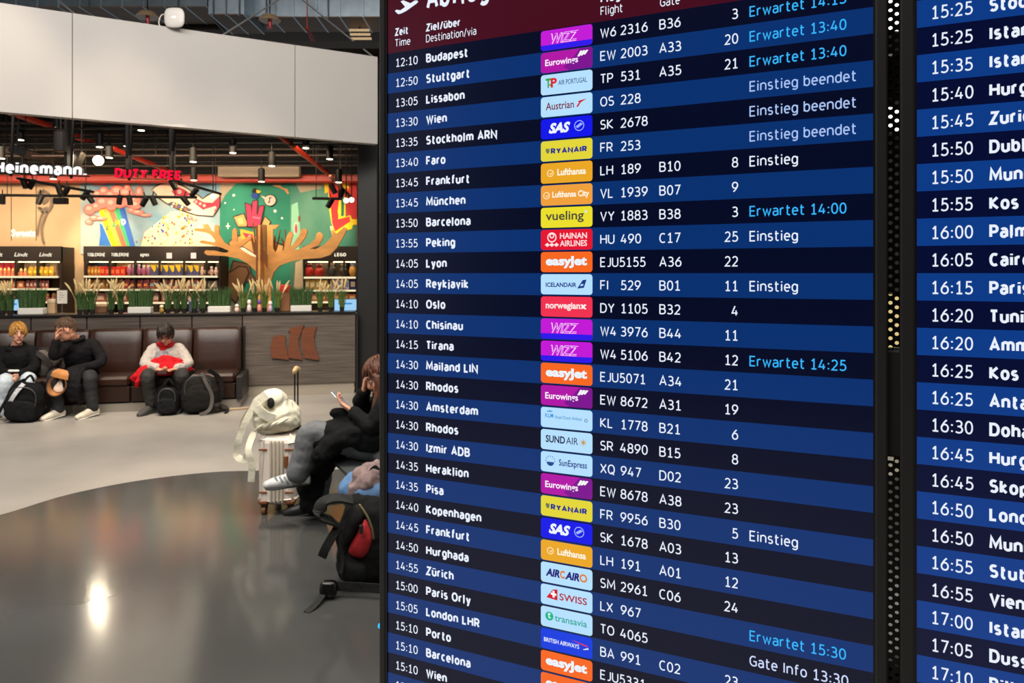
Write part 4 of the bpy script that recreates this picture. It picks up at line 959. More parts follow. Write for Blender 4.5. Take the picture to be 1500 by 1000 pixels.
def prod(kind, name, cat, lab, grp, px, py, wpx, hpx, cols, y=None):
    y = y or UY+.08; c = P(px, py, y); w_ = wpx/F*y*.96; h_ = hpx/F*y; z = c.z+.0015
    m1 = mat(cols[0], .4, 0, 25, .25); m2 = mat(cols[1], .4)
    if kind == 'bag':
        m = MB(); bag(m, (c.x, y, z), w_, h_, w_*.45); t = thing(name, lab, cat, (c.x, y, z), 0, grp); m.build('wrapper', m1, t, True)
        m = MB(); m.box((c.x-w_*.3, y-w_*.235, z+h_*.3), (c.x+w_*.3, y-w_*.2, z+h_*.6), 0, .004); m.build('front_label', m2, t)
    elif kind == 'split':
        t = thing(name, lab, cat, (c.x, y, z), 0, grp); m = MB(); m.box((c.x-w_/2, y-.03, z), (c.x+w_/2, y+.03, z+h_), 0, .004); m.build('box_body', m1, t)
        m = MB(); m.prism([(c.x-w_*.46, y-.0305, z+h_*.97), (c.x+w_*.46, y-.0305, z+h_*.97), (c.x+w_*.46, y-.0305, z+h_*.45), (c.x+w_*.15, y-.0305, z+h_*.3)], (0, -.0015, 0)); m.build('front_print', m2, t)
    elif kind == 'cone':
        t = thing(name, lab, cat, (c.x, y, z), 0, grp); m = MB(); m.lathe((c.x, y, z), [(w_*.46, 0), (w_*.46, h_*.35), (w_*.3, h_*.62)], 12); m.build('tub', m1, t)
        m = MB(); m.lathe((c.x, y, z+h_*.621), [(w_*.3, 0), (w_*.36, h_*.08), (w_*.2, h_*.3), (w_*.03, h_*.37)], 12); m.build('foil_top', m2, t)
    elif kind == 'ball':
        t = thing(name, lab, cat, (c.x, y, z), 0, grp); m = MB(); m.ell((c.x, y, z+h_*.42), (w_/2, w_*.4, h_*.42)); m.build('ball_body', m1, t, True)
        m = MB(); m.tube([(c.x, y, z+h_*.8), (c.x, y, z+h_*.95)], [w_*.2, w_*.32], 8, n=2); m.build('knotted_top', m2, t, True)
    elif kind == 'box':
        t = thing(name, lab, cat, (c.x, y, z), 0, grp); m = MB(); m.box((c.x-w_/2, y-.035, z), (c.x+w_/2, y+.035, z+h_), 0, .004); m.build('box_body', m1, t)
        m = MB(); m.box((c.x-w_*.36, y-.0365, z+h_*.25), (c.x+w_*.36, y-.0352, z+h_*.7)); m.build('front_label', m2, t)
def row(kind, name, cat, desc, place, px0, px1, n, py, hpx, cols, y=None):
    st_ = (px1-px0)/n
    for k in range(n):
        pos = f'{ORD[k]} {desc} from the left {place}' if n > 1 else f'{desc} {place}'
        prod(kind, name, cat, pos, f'{desc}s {place}' if n > 1 else None, px0+st_*(k+.5), py, st_, hpx*random.uniform(.93, 1.04), cols, y)
row('cone', 'sweet_tub', 'sweets', 'coral tub with gold foil top', 'on the left unit, upper shelf', -2, 40, 7, 404, 12, ('#d07a55', '#f0c47a'))
row('bag', 'sweet_bag', 'sweets', 'golden yellow sweet bag', 'on the left unit, upper shelf', 41, 79, 5, 404, 14, ('#c89a22', '#f2dc4a'))
row('box', 'chocolate_box', 'sweets', 'bright red chocolate box', 'behind, left unit, upper shelf', -2, 28, 3, 404, 21, ('#b8142c', '#d8344a'), UY+.26)
row('box', 'chocolate_box', 'sweets', 'pale beige chocolate box', 'behind, left unit, upper shelf', 29, 86, 4, 404, 21, ('#9f8a72', '#bba78c'), UY+.26)
row('bag', 'sweet_bag', 'sweets', 'rose striped sweet bag', 'on the left unit, middle shelf', 38, 72, 6, 422, 12, ('#a85a50', '#e8d0c8'))
row('box', 'chocolate_box', 'sweets', 'orange chocolate box', 'on the left unit, middle shelf', -2, 36, 5, 422, 11, ('#b8694a', '#e8b88a'))
row('cone', 'sweet_tub', 'sweets', 'brown tub with amber foil top', 'on the left unit, lower shelf', -2, 84, 9, 441, 13, ('#8a4a34', '#d89a5a'))
row('bag', 'sweet_bag', 'sweets', 'amber foil sweet bag', 'on the middle unit, upper shelf', 123, 148, 5, 403.5, 14, ('#c07a2a', '#f0c06a'))
row('box', 'chocolate_box', 'sweets', 'bright red carton', 'on the middle unit, upper shelf', 148, 185, 5, 403.5, 13, ('#d42a1e', '#ff7a4a'))
row('ball', 'gift_pouch', 'sweets', 'pink and violet gift pouch', 'on the middle unit, upper shelf', 186, 221, 5, 403.5, 15, ('#b0648a', '#f4e0e8'))
row('split', 'sweet_carton', 'sweets', 'blue and yellow carton', 'on the middle unit, upper shelf', 221, 293, 8, 403.5, 16, ('#5a5a86', '#ffd21a'))
row('ball', 'gift_pouch', 'sweets', 'white and rose gift pouch', 'on the middle unit, upper shelf', 293, 320, 4, 403.5, 12, ('#e0bcae', '#fbe9e2'))
row('box', 'chocolate_box', 'sweets', 'dark navy carton', 'behind, middle unit, upper shelf', 124, 160, 3, 403.5, 21, ('#1c2a4c', '#2f4674'), UY+.27)
row('box', 'chocolate_box', 'sweets', 'tan carton', 'behind, middle unit, upper shelf', 164, 300, 9, 403.5, 21, ('#a07a50', '#c9a578'), UY+.27)
row('bag', 'sweet_bag', 'sweets', 'gold twist bag', 'on the middle unit, middle shelf', 123, 180, 9, 423, 14, ('#b0783a', '#f0cc8a'))
row('bag', 'sweet_bag', 'sweets', 'coral bag with an orange ring', 'on the middle unit, middle shelf', 181, 219, 4, 423, 14, ('#a84a50', '#ffa05a'))
row('bag', 'sweet_bag', 'sweets', 'rose and blue bag', 'on the middle unit, middle shelf', 219, 300, 9, 423, 14, ('#b0604f', '#a8c4d8'))
row('box', 'chocolate_box', 'sweets', 'grey carton', 'on the middle unit, middle shelf', 301, 320, 2, 423, 12, ('#7c7268', '#a8a098'))
row('box', 'chocolate_box', 'sweets', 'dull red carton', 'on the middle unit, lower shelf', 124, 318, 12, 442, 13, ('#9a5a4a', '#d8b8a0'))
row('ball', 'toy_ball', 'toy', 'round red toy tin', 'on the right unit, upper shelf', 445, 475, 2, 405, 17, ('#d8342a', '#8a3a34'))
row('ball', 'toy_figure', 'toy', 'cream and grey toy figure', 'on the right unit, upper shelf', 478, 493, 1, 405, 20, ('#4a4a46', '#f2d4bc'))
row('ball', 'toy_figure', 'toy', 'dark green toy model', 'on the right unit, upper shelf', 496, 510, 1, 405, 17, ('#4a3c30', '#6a7058'))
row('ball', 'toy_figure', 'toy', 'multicoloured toy figure', 'on the right unit, upper shelf', 511, 523, 1, 405, 19, ('#f0a84a', '#b8c0d8'))
row('box', 'toy_box', 'toy', 'yellow toy box', 'on the right unit, middle shelf', 446, 488, 5, 424, 15, ('#c9a04a', '#f4e0a8'))
row('box', 'toy_box', 'toy', 'pale lilac toy box', 'on the right unit, middle shelf', 488, 512, 3, 424, 16, ('#d8c4d0', '#8a94b8'))
row('box', 'toy_box', 'toy', 'dark blue toy box', 'on the right unit, middle shelf', 513, 522, 1, 424, 16, ('#1c2a6a', '#d8b88a'))
row('box', 'toy_box', 'toy', 'orange toy box', 'on the right unit, lower shelf', 446, 522, 7, 441, 11, ('#c0623a', '#f0c080'))

# ------------------------------------------------------------------ lit lettering hung over the counter
def letters(lab, txt, px0, px1, py_l, py_r, capx, Y, col, st_, wt, hangers):
    a, b = P(px0, py_l, Y), P(px1, py_r, Y); cap = capx/F*Y
    ang = math.atan2(-(b.z-a.z), b.x-a.x)
    t = thing('lit_sign', lab, 'sign', a)
    L = math.hypot(b.x-a.x, b.z-a.z); X = Matrix.Translation(a) @ Matrix.Rotation(ang, 4, 'Y')
    vs, fs, wd_ = board_text(txt, wt); sx = L/wd_; x0 = 0; gap = .112-.3*(wt-.12)
    for ch in txt:
        if ch != ' ':
            w2, st2 = SF[ch]; v, f, w3 = board_text(ch, wt); n = len(v)
            m = MB(X); m.add([((x0+p.x)*sx, -.03, p.y*cap) for p in v], f); lt_ = m.build('letter', emit(col, st_), t)
            m = MB(X); m.add([((x0+p.x)*sx, -.029, p.y*cap) for p in v]+[((x0+p.x)*sx, .025, p.y*cap) for p in v], [(q[i], q[(i+1) % 4], n+q[(i+1) % 4], n+q[i]) for q in f for i in range(4)])
            m.build('letter_side', mat('#6a6664' if col == '#ffffff' else '#7a1420', .5), lt_)
        x0 += SF[ch][0]+wt*.35+gap
    m = MB(X); m.box((0, .03, -cap*.02), (L, .05, cap*.06)); m.build('mounting_rail', mat('#0f0e0e', .6), t)
    for f in hangers:
        m = MB(X); m.tube([(L*f, .04, -cap*.1), (L*f, .04, 4.65-a.z)], [.02, .02], 8, n=1); m.build('hanger', mat('#2b2826', .4, .5), t)
letters('white lit shop lettering hung above the counter, at the left edge', 'Heinemann.', -7, 129, 253.5, 258.5, 17.5, 10.2, '#ffffff', 1.25, .22, (.15, .8))
letters('red lit lettering hung above the counter under the white fascia', 'DUTY FREE', 169.5, 267, 260, 264, 13.5, 10.6, '#ff1038', 1.3, .22, (.18, .82))
t = thing('lit_sign', 'small white lit lettering hung on two wires above the left wall shelf', 'sign', P(35, 350, 12.5))
m = MB(); c0, c1 = P(16.5, 346, 12.5), P(52, 346, 12.5); put_text(m, 'Sweets', c0.x, c0.z, 10/F*12.5, 12.5, width=c1.x-c0.x, bold=.03, ext=.03); m.build('lettering', emit('#fff4dc', 1.4), t)
for px in (16.5, 53):
    m = MB(); a = P(px, 352, 12.5); m.tube([a, (a.x, a.y, 4.68)], [.006, .006], 6, n=1); m.build('wire', mat('#2a211c', .6), t)
m = MB(); m.box((c0.x, 12.51, c0.z-.03), (c1.x, 12.53, c0.z-.012)); m.build('mounting_rail', mat('#c9b79a', .6), t)

# ------------------------------------------------------------------ shop ceiling: pipes, tracks, lamps
PG = mat('#0c0b0b', .45, .3); PB = mat('#33231e', .45); PR = mat('#9c2415', .4); PT = mat('#3d322a', .6)
def pipe(lab, p, q, r, m_, name='ceiling_pipe', cat='pipe', hang=2, grp=None):
    t = thing(name, lab, cat, p, 0, grp); m = MB(); m.tube([p, q], [r, r], 10, n=2); m.build('pipe_run', m_, t, True)
    for k in range(hang):
        f = (k+.5)/hang; c = Vector(p).lerp(Vector(q), f); m = MB(); m.tube([c, (c.x, c.y, 4.69)], [.008, .008], 6, n=1); m.build('hanger_rod', PG, t)
XL, XR = -11.5, -2.05
for k, (py, Y, r, mm, d) in enumerate([(181, 12.0, .035, PB, 'dusty pink'), (189, 11.2, .03, PG, 'dark grey'), (198, 12.4, .03, PB, 'dull pink'), (203, 11.6, .025, PG, 'charcoal'), (211, 12.2, .04, PG, 'thick dark'), (214, 11.0, .015, PG, 'thin dark'), (220, 12.6, .035, PT, 'pale beige'), (229, 11.8, .03, PB, 'brownish pink'), (238, 12.5, .03, PG, 'black'), (244, 12.2, .025, PT, 'tan')]):
    z = P(0, py, Y).z
    pipe(f'{d} ceiling pipe running across the shop, {ORD[k]} from the top of the pipe bundle', (XL, Y, z), (XR, Y, z+.02), r*.62, mm, hang=4, grp='pipes across the shop ceiling')
m = MB(); z0, z1 = P(0, 267, 12.8).z, P(0, 256.5, 12.8).z; m.box((XL, 12.75, z0), (XR, 12.95, z1), 0, .02)
o = m.build('red_beam', mat('#b52a1a', .45), None); tag(o, 'bright red beam running along the top of the mural wall', 'beam')
o.location.z += 0
m = MB(); a0, b0 = P(322, 260, 12.7), P(441, 243, 12.7); m.box((a0.x, 12.6, a0.z), (b0.x, 12.72, b0.z), 0, .01); tag(m.build('cream_panel', mat('#9c8873', .7), None), 'pale cream panel hung above the green mural', 'panel')
for lab, p, q, r, mm in (('red sprinkler pipe slanting down beneath the left fascia panel', P(10, 163, 10.6), P(78, 186, 12.0), .045, PR), ('red sprinkler pipe slanting down to the bright spotlight', P(92, 193, 11.6), P(138, 210, 12.5), .045, PR), ('red sprinkler pipe right of the bright spotlight', P(165, 217, 11.5), P(250, 252, 12.7), .04, PR), ('red sprinkler pipe slanting over the wooden tree', P(410, 199, 10.8), P(482, 255, 12.6), .04, PR), ('reddish pipe in front of the red painted letter', P(484, 258, 11.8), P(513, 289, 12.3), .03, mat('#a06a58', .5))):
    pipe(lab, p, q, r, mm, 'sprinkler_pipe', 'pipe', 1)
m = MB(); a0, b0 = P(-20, 217, 11.2), P(86, 241, 12.6); d = (b0-a0); m.prism([a0, b0, b0+Vector((0, 0, .1)), a0+Vector((0, 0, .12))], (.0, .1, 0)); tag(m.build('ceiling_beam', PT, None), 'pale slanted beam behind the white shop lettering', 'beam')
for k, px in enumerate((96, 186, 250)):
    m = MB(); m.box((P(px-2.2, 0, 10.9).x, 10.9, P(0, 246, 10.9).z), (P(px+2.2, 0, 10.9).x, 11.0, 4.69)); tag(m.build('hanging_post', mat('#3c3836', .4, .6), None), ['grey post hanging from the shop ceiling above the white lettering', 'dark post hanging above the first letters of the red sign', 'dark post hanging above the last letters of the red sign'][k], 'post', 'ceiling posts')
HOT = emit('#fff4d6', 9.0); LBLK = mat('#060505', .5, spec=.2)
DLS = [(30, 205), (84, 187), (146, 215.5), (160, 231), (78, 262), (2, 232), (186, 214), (207, 191), (283, 237), (341, 224), (448, 217), (483, 233), (398, 243), (383, 266), (284, 264), (496, 267)]
dl_txt = ['black downlight left of the hanging grey post', 'black downlight close under the fascia, above the letters of the white sign', 'black downlight just above the bright spotlight', 'black downlight just right of the bright spotlight', 'black downlight under the white lettering, over the red beam', 'black downlight at the left edge above the white lettering',
 'small twin-faced downlight above the red lettering', 'flat downlight close under the fascia above the red lettering', 'black downlight right above the end of the red lettering', 'black downlight above the cream ceiling panel', 'black downlight close under the fascia, above the tree branches', 'black downlight nearest the black column, high up', 'black downlight in front of the cream ceiling panel', 'black downlight in front of the red beam, left of the tree trunk', 'black downlight in front of the red beam, over the painted shoe', 'black downlight in front of the red beam, near the black column']
for (px, py), lab in zip(DLS, dl_txt):
    Y = 11.3 if py < 250 else 11.9
    c = P(px, py, Y); r = .052
    t = thing('downlight', lab, 'lamp', c, 0, 'shop downlights')
    m = MB(); m.lathe(c, [(r-.004, -.0), (r, .0), (r, .2), (r*.6, .215), (.01, .216)], 18); m.build('lamp_can', LBLK, t)
    m = MB(); m.lathe(c, [(.001, -.004), (r-.006, -.002), (r-.006, .001)], 18); m.build('lamp_lens', HOT, t)
    m = MB(); m.tube([c+Vector((0, 0, .21)), (c.x, c.y, 4.69)], [.007, .007], 6, n=1); m.build('cable', LBLK, t)
    if py > 200: spot('downlight_beam', c-Vector((0, 0, .03)), (c.x, c.y-.6, 0), 45, 75)
# one lamp aims straight at the viewer
c = P(144, 235, 11.3); t = thing('spotlight', 'single dazzling spotlight aimed at the viewer, above the gap between the two signs', 'lamp', c)
M3 = (Vector((0, 0, H))-c).to_track_quat('Z', 'Y').to_matrix()
m = MB(); m.lathe(c, [(.03, -.16), (.075, -.15), (.085, .0), (.078, .0)], 20, 0, M3); m.build('lamp_can', LBLK, t)
m = MB(); m.ell(c+M3 @ Vector((0, 0, -.01)), (.074, .074, .074)); m.build('lamp_lens', emit('#fff2cc', 14), t)
m = MB(); m.tube([c+Vector((0, .1, .05)), (c.x, c.y+.1, 4.69)], [.008, .008], 6, n=1); m.build('cable', LBLK, t)
spot('spotlight_beam', c+M3 @ Vector((0, 0, .1)), (0, 0, 0.3), 38, 60, (1, .85, .62), r=.03)
def track(lab, p, q, r=.022):
    t = thing('light_track', lab, 'track', p); m = MB(); m.tube([p, q], [r, r], 6, n=1); m.build('rail', LBLK, t)
    for f in (.1, .9):
        c = Vector(p).lerp(Vector(q), f); m = MB(); m.tube([c, (c.x, c.y, 4.69)], [.006, .006], 6, n=1); m.build('suspension_wire', LBLK, t)
track('black light track slanting down from the white lettering to the pink cloud', P(26, 261, 10.9), P(136, 281, 11.9))
track('long level black light track across the bare wall and rainbow', P(-20, 285.5, 11.6), P(287, 289, 11.6))
track('black light track slanting across the painted shoe', P(249, 262, 11.15), P(323, 284, 11.95))
track('short level black light track in front of the red painted letter', P(459, 290.5, 11.6), P(500, 291, 11.6))
def tspot(px, py, Y, tilt, lab, lit=None, tgt=None, pw=0):
    c = P(px, py, Y); a = math.radians(tilt); M = Matrix.Rotation(a, 3, 'Y')
    if lit: M = (Vector((0, 0, H+.6))-c).to_track_quat('-Z', 'Y').to_matrix()
    t = thing('track_spot', lab, 'lamp', c, 0, 'track spots over the shop wall')
    m = MB(); m.lathe(c, [(.001, -.075), (.041, -.07), (.043, .075), (.03, .085), (.001, .086)], 14, 0, M); m.build('lamp_can', LBLK, t)
    m = MB(); m.tube([c+M @ Vector((0, 0, .05)), (c.x, c.y, 4.69) if lit else c+Vector((0, 0, .15))], [.009, .009], 6, n=1); m.build('yoke', LBLK, t)
    if lit:
        m = MB(); m.lathe(c+M @ Vector((0, 0, -.0775)), [(.001, 0), (.038, .0), (.038, .001)], 14, 0, M); m.build('lamp_lens', HOT, t)
    if tgt: spot('track_beam', c+Vector((0, .12, -.12)), tgt, pw, 62, (1, .78, .52))
for q in ((36, 269, 11.0, -20, 'left spot of the first pair on the slanting left track', None, (-8.2, 13, 2.0), 70), (46, 270, 11.05, 30, 'right spot of the first pair on the slanting left track'), (87, 278.5, 11.4, -18, 'left spot of the second pair on the slanting left track'), (97, 279.5, 11.5, 28, 'right spot of the second pair on the slanting left track'),
          (124, 286.5, 11.8, 35, 'left spot of the pair at the lower end of the slanting track'), (132, 291, 11.85, -35, 'right spot of the pair at the lower end of the slanting track', None, (-7.0, 13, 2.2), 70),
          (3.5, 292.5, 11.6, 0, 'upright spot at the left edge on the level track'), (58.5, 292.5, 11.6, 25, 'tilted spot in front of the charcoal bird drawing'), (175, 293, 11.6, 8, 'first spot on the level track in front of the pink cloud'), (190, 293.5, 11.6, -8, 'second spot on the level track in front of the pink cloud'), (211, 296, 11.6, 30, 'third spot on the level track, right of the pink cloud'), (225, 294, 11.6, -25, 'fourth spot on the level track, nearest the painted shoe', None, (-5.7, 13, 2.3), 80),
          (254, 271, 11.2, -30, 'upper spot on the track at the heel of the painted shoe'), (284, 282, 11.5, 40, 'middle spot on the track over the painted shoe', None, (-4.8, 13, 2.6), 60), (272, 294.5, 11.6, -40, 'lower spot in front of the painted shoe'), (312, 288, 11.9, -30, 'lit spot at the right end of the track over the painted shoe', 1),
          (488, 277, 11.6, -30, 'spot high in front of the red painted letter'), (483, 298, 11.6, 30, 'spot below the short track in front of the red painted letter', None, (-3.4, 13, 2.4), 70), (500, 284, 11.7, 10, 'spot between the two dazzling lamps and the red letter'), (507, 294, 11.8, 0, 'lit spot left of the pair nearest the black column', 1), (515, 293, 11.9, 0, 'lit spot right of the pair nearest the black column', 1)):
    tspot(*q)
m = MB(); c = P(88, 294, 11.58); m.box((c.x-.1, 11.55, c.z-.05), (c.x+.1, 11.65, c.z+.05), 0, .01); m.tube([c, c+Vector((0, 0, .09))], [.012]*2, 6, n=1); tag(m.build('track_adapter_box', LBLK), 'black box hanging from the level track, right of the bird drawing', 'box')
m = MB(); c = P(89, 206, 10.85); m.lathe(c, [(.08, -.16), (.09, -.15), (.09, .12), (.05, .15)], 16); m.tube([c+Vector((0, 0, .14)), (c.x, c.y, 4.69)], [.01]*2, 6, n=1); tag(m.build('loudspeaker', mat('#3a3531', .6)), 'grey cylindrical loudspeaker hung beside the hanging post', 'loudspeaker')
c = P(115, 233, 11.2); M = Matrix.Rotation(.45, 3, 'Y'); m = MB(); m.lathe(c, [(.001, -.13), (.07, -.125), (.07, .1), (.03, .12)], 16, 0, M); m.tube([c+M @ Vector((0, 0, .1)), (c.x+.06, c.y, 4.69)], [.01]*2, 6, n=1); tag(m.build('projector_lamp', mat('#4a443e', .5, .4)), 'tilted grey lamp just left of the dazzling spotlight', 'lamp')
c = P(25, 220, 10.9); m = MB(); m.box((c.x-.13, c.y, c.z-.06), (c.x+.13, c.y+.15, c.z+.06), 0, .01, Matrix.Rotation(.4, 3, 'Y')); m.tube([c, (c.x, c.y+.07, 4.69)], [.01]*2, 6, n=1); tag(m.build('floodlight', mat('#171413', .5)), 'black box floodlight above the left half of the white lettering', 'lamp')

# ------------------------------------------------------------------ hall ceiling above the fascia
GALV = mat('#8d9ba6', .35, .8, 5, .12, .01); DUCTB = mat('#7a5c40', .6)
def duct(lab, px0, px1, pyl0, pyl1, Y, dY, hgt, mm):
    a, b = P(px0, pyl0, Y), P(px1, pyl1, Y); t = thing('air_duct', lab, 'duct', (a+b)/2); z = (a.z+b.z)/2
    m = MB(); m.box((a.x, Y, z), (b.x, Y+dY, z+hgt)); m.build('duct_body', mm, t)
    n = max(2, int((b.x-a.x)/.35))
    for k in range(n+1):
        x = a.x+(b.x-a.x)*k/n; m = MB(); m.box((x-.012, Y-.02, z-.015), (x+.012, Y+dY+.02, z+hgt+.015)); m.build('flange', mm, t)
    m = MB(); m.box((a.x+.01, Y+.01, z-.012), (b.x-.01, Y+dY-.01, z-.001)); m.build('underside', DUCTB, t)
    for f in (.12, .5, .88):
        x = a.x+(b.x-a.x)*f; m = MB(); m.tube([(x, Y-.03, z-.04), (x, Y-.03, 7.29)], [.012, .012], 6, n=1); m.build('hanger_rod', mat('#6d747a', .4, .7), t)
duct('galvanised air duct crossing above the left fascia panel', -40, 303, 9, 9, 12.9, .9, .62, GALV)
duct('boxy galvanised duct section in front of the long duct', 307, 357, 20, 20, 12.3, 1.0, .8, GALV)
duct('galvanised air duct running to the departure display', 362, 600, 24, 24, 12.8, .8, .62, GALV)
m = MB(); a0 = P(-40, 60, 14.2); m.box((-11, 13.9, 6.15), (-1.0, 14.1, 7.29)); tag(m.build('ceiling_baffle', mat('#3a2c20', .8)), 'dark brown ceiling baffle behind the air ducts', 'baffle')
t = thing('ceiling_louvre', 'lit slatted ceiling louvre beside the departure display', 'lamp', P(530, 60, 13.2))
for k in range(5):
    a0, b0 = P(512+k, 44+k*6.2, 13.3), P(541+k*1.5, 46+k*6.2, 13.3); m = MB(); m.box((a0.x, 13.28, a0.z-.018), (b0.x, 13.32, a0.z+.014)); m.build('slat', emit('#d8b88c', .8), t)
m = MB(); a0, b0 = P(526, 40, 13.34), P(528, 80, 13.34); m.box((a0.x, 13.33, b0.z), (b0.x, 13.36, 7.29)); m.build('bracket', PG, t)
for px, py, lab in ((395, 31, 'round recessed ceiling disc with a red sprinkler head, right of the boxy duct'), (216, 26, 'round recessed ceiling disc with a red sprinkler head, left of the access point')):
    c = P(px, py, 12.6); t = thing('sprinkler_disc', lab, 'sprinkler', c, 0, 'sprinkler discs')
    m = MB(); m.lathe(c, [(.17, -.0), (.18, .02), (.12, .09), (.02, .1)], 24); m.build('disc', mat('#b89a78', .4, .3), t)
    m = MB(); m.tube([c+Vector((0, 0, -.001)), c-Vector((-.01, 0, .1))], [.035, .02], 8, n=1); m.lathe(c-Vector((0, 0, .12)), [(.05, 0), (.05, .012)], 10); m.build('sprinkler_head', mat('#b81f24', .4), t)
    m = MB(); m.tube([c+Vector((0, 0, .09)), (c.x, c.y, 7.29)], [.012, .012], 6, n=1); m.build('stem', PG, t)
FY = lambda px: fas(px).y
for lab, (ax, ay), (bx_, by) in (('left suspension cable rising from the fascia', (324, 48), (420, -8)), ('right suspension cable rising from the fascia above the right panel', (548, 82), (433, -8)), ('thin cable above the left fascia panel', (112, 20), (78, -6))):
    p = P(ax, ay, FY(ax)+.06); p.z = fz1; q = P(bx_, by, FY(ax)+1.6); m = MB(); m.tube([p, q, q+(q-p)*1.0], [.011]*3, 6, n=1, smooth=False); tag(m.build('suspension_cable', mat('#9a9a98', .4, .6)), lab, 'cable', 'fascia cables')
for k, (pa, pb) in enumerate((((450, 42), (463, 70)), ((308, 22), (330, 46)))):
    p, q = P(*pa, 12.6), P(*pb, 13.2); m = MB(); m.tube([p, q], [.03, .03], 8, n=1); m.tube([p, (p.x, p.y, 7.29)], [.01, .01], 6, n=1); tag(m.build('sprinkler_branch', PR if k == 0 else mat('#2a2019', .5)), ['red pipe stub hanging right of the round disc', 'dark slotted channel under the boxy duct'][k], 'pipe')
# wireless access point clipped to the top of the fascia
c = P(255.5, 26, FY(255)-.05); t = thing('access_point', 'white rounded access point perched on the top edge of the fascia', 'access point', c)
ax = (Vector((1, 0, 0)), Vector((0, 0, 1)), Vector((0, -1, 0)))
m = MB(); m.ell(c, (.118, .118, .022), 0, ax, 28, 10, .62); m.build('cover', mat('#b9b5b0', .4), t, True)
m = MB(); m.ell(c-Vector((0, .016, 0)), (.04, .02, .01), 0, ax, 16, 6); m.build('badge', mat('#eeeae4', .3), t, True)
m = MB(); m.box((c.x-.02, c.y+.02, fz1+.002), (c.x+.02, c.y+.05, c.z+.05)); m.build('bracket', mat('#8a8680', .5), t)
m = MB(); m.tube([c+Vector((-.05, .03, .04)), c+Vector((-.16, .04, .05)), c+Vector((-.2, .04, -.03)), Vector((c.x-.19, c.y+.05, fz1))], [.006]*4, 6); m.build('cable', mat('#d5d1cc', .5), t)

# glowing panels added behind the perforated strip to brighten its holes
for k, (py, hh) in enumerate(((22, 44), (120, 30), (175, 36))):
    YL = 13.5+.4*k; c = P(1310, py, YL); t = thing('hole_glow', ['topmost white glow panel added behind the perforations', 'middle white glow panel added behind the perforations', 'lowest white glow panel added behind the perforations'][k], 'lamp', c, 0, 'added glow panels behind the displays')
    m = MB(); m.box((c.x-.9, YL, c.z-hh/2/F*YL), (c.x+.9, YL+.06, c.z+hh/2/F*YL), 0, .01); m.build('glow_sheet', emit('#ffffff', 2.0), t)
    m = MB(); m.box((c.x-.92, YL+.062, c.z-hh/2/F*YL), (c.x+.92, YL+.1, c.z+hh/2/F*YL)); m.build('glow_tray', PG, t)
    m = MB(); m.tube([(c.x, YL+.08, c.z), (c.x, YL+.08, 7.29)], [.01, .01], 6, n=1); m.build('hanger', PG, t)
c = P(1310, 470, 12.0); t = thing('warm_hole_glow', 'warm glow panel on a base, added behind the perforated strip', 'glow panel', (c.x, 12.2, 0))  # added warm glow for the yellowish holes
m = MB(); m.box((c.x-.8, 12.0, 0), (c.x+.8, 12.5, c.z-.45)); m.build('base', mat('#3a2c20', .5), t)
m = MB(); m.box((c.x-.8, 12.1, c.z-.449), (c.x+.8, 12.14, c.z+.42)); m.build('warm_glow_sheet', emit('#e8cf8a', .9), t)

# ================================================================== people
SKIN = mat('#c98f72', .5, 0, 20, .08, .05); SKIN2 = mat('#d2987c', .5, 0, 20, .08, .05)
def V(*a): return Vector(a)
def frame(f, u):
    f = Vector(f).normalized(); u = Vector(u); u = (u-f*u.dot(f)).normalized(); return f, u, f.cross(u)   # face, up, right
def head_shape(m, c, f, u, s=1.0):
    f, u, r = frame(f, u); A = (r, f, u)
    m.ell(c+u*.02*s, (.074*s, .094*s, .1*s), 0, A, 20, 16)
    m.ell(c+f*.03*s-u*.05*s, (.058*s, .062*s, .07*s), 0, A, 16, 12)          # jaw
    m.ell(c+f*.072*s-u*.098*s, (.022*s, .02*s, .018*s), 0, A, 10, 8)         # chin
    m.tube([c+f*.088*s+u*.025*s, c+f*.108*s-u*.018*s, c+f*.096*s-u*.028*s], [.011*s, .017*s, .013*s], 8, n=3)   # nose
    m.ell(c+f*.083*s+u*.035*s, (.052*s, .014*s, .011*s), 0, A, 12, 8)        # brow ridge
    m.ell(c+f*.083*s-u*.058*s, (.026*s, .014*s, .010*s), 0, A, 10, 8)        # lips
    for q in (-1, 1):
        m.ell(c+r*q*.077*s-f*.005*s-u*.005*s, (.012*s, .022*s, .032*s), 0, A, 10, 8)   # ear
        m.ell(c+r*q*.042*s+f*.062*s-u*.02*s, (.022*s, .024*s, .022*s), 0, A, 10, 8)    # cheek
def face_bits(p, c, f, u, s=1.0, brow='#3a2616'):
    f, u, r = frame(f, u); A = (r, f, u)
    for q in (-1, 1):
        m = MB(); m.ell(c+r*q*.033*s+f*.0835*s+u*.014*s, (.0135*s, .009*s, .0075*s), 0, A, 10, 8); e = m.build('eye', mat('#e9e2da', .2), p, True)
        m = MB(); m.ell(c+r*q*.033*s+f*.0905*s+u*.014*s, (.006*s, .0035*s, .0065*s), 0, A, 8, 6); m.build('iris', mat('#2c2018', .2), e, True)
        m = MB(); m.tube([c+r*q*.014*s+f*.098*s+u*.034*s, c+r*q*.035*s+f*.096*s+u*.041*s, c+r*q*.056*s+f*.08*s+u*.034*s], [.004*s, .005*s, .003*s], 6, n=3); m.build('eyebrow', mat(brow, .7), p, True)
    m = MB(); m.tube([c-r*.024*s+f*.094*s-u*.058*s, c+f*.1005*s-u*.0575*s, c+r*.024*s+f*.094*s-u*.058*s], [.003*s, .006*s, .003*s], 6, n=3); m.build('mouth', mat('#a3584c', .45), p, True)
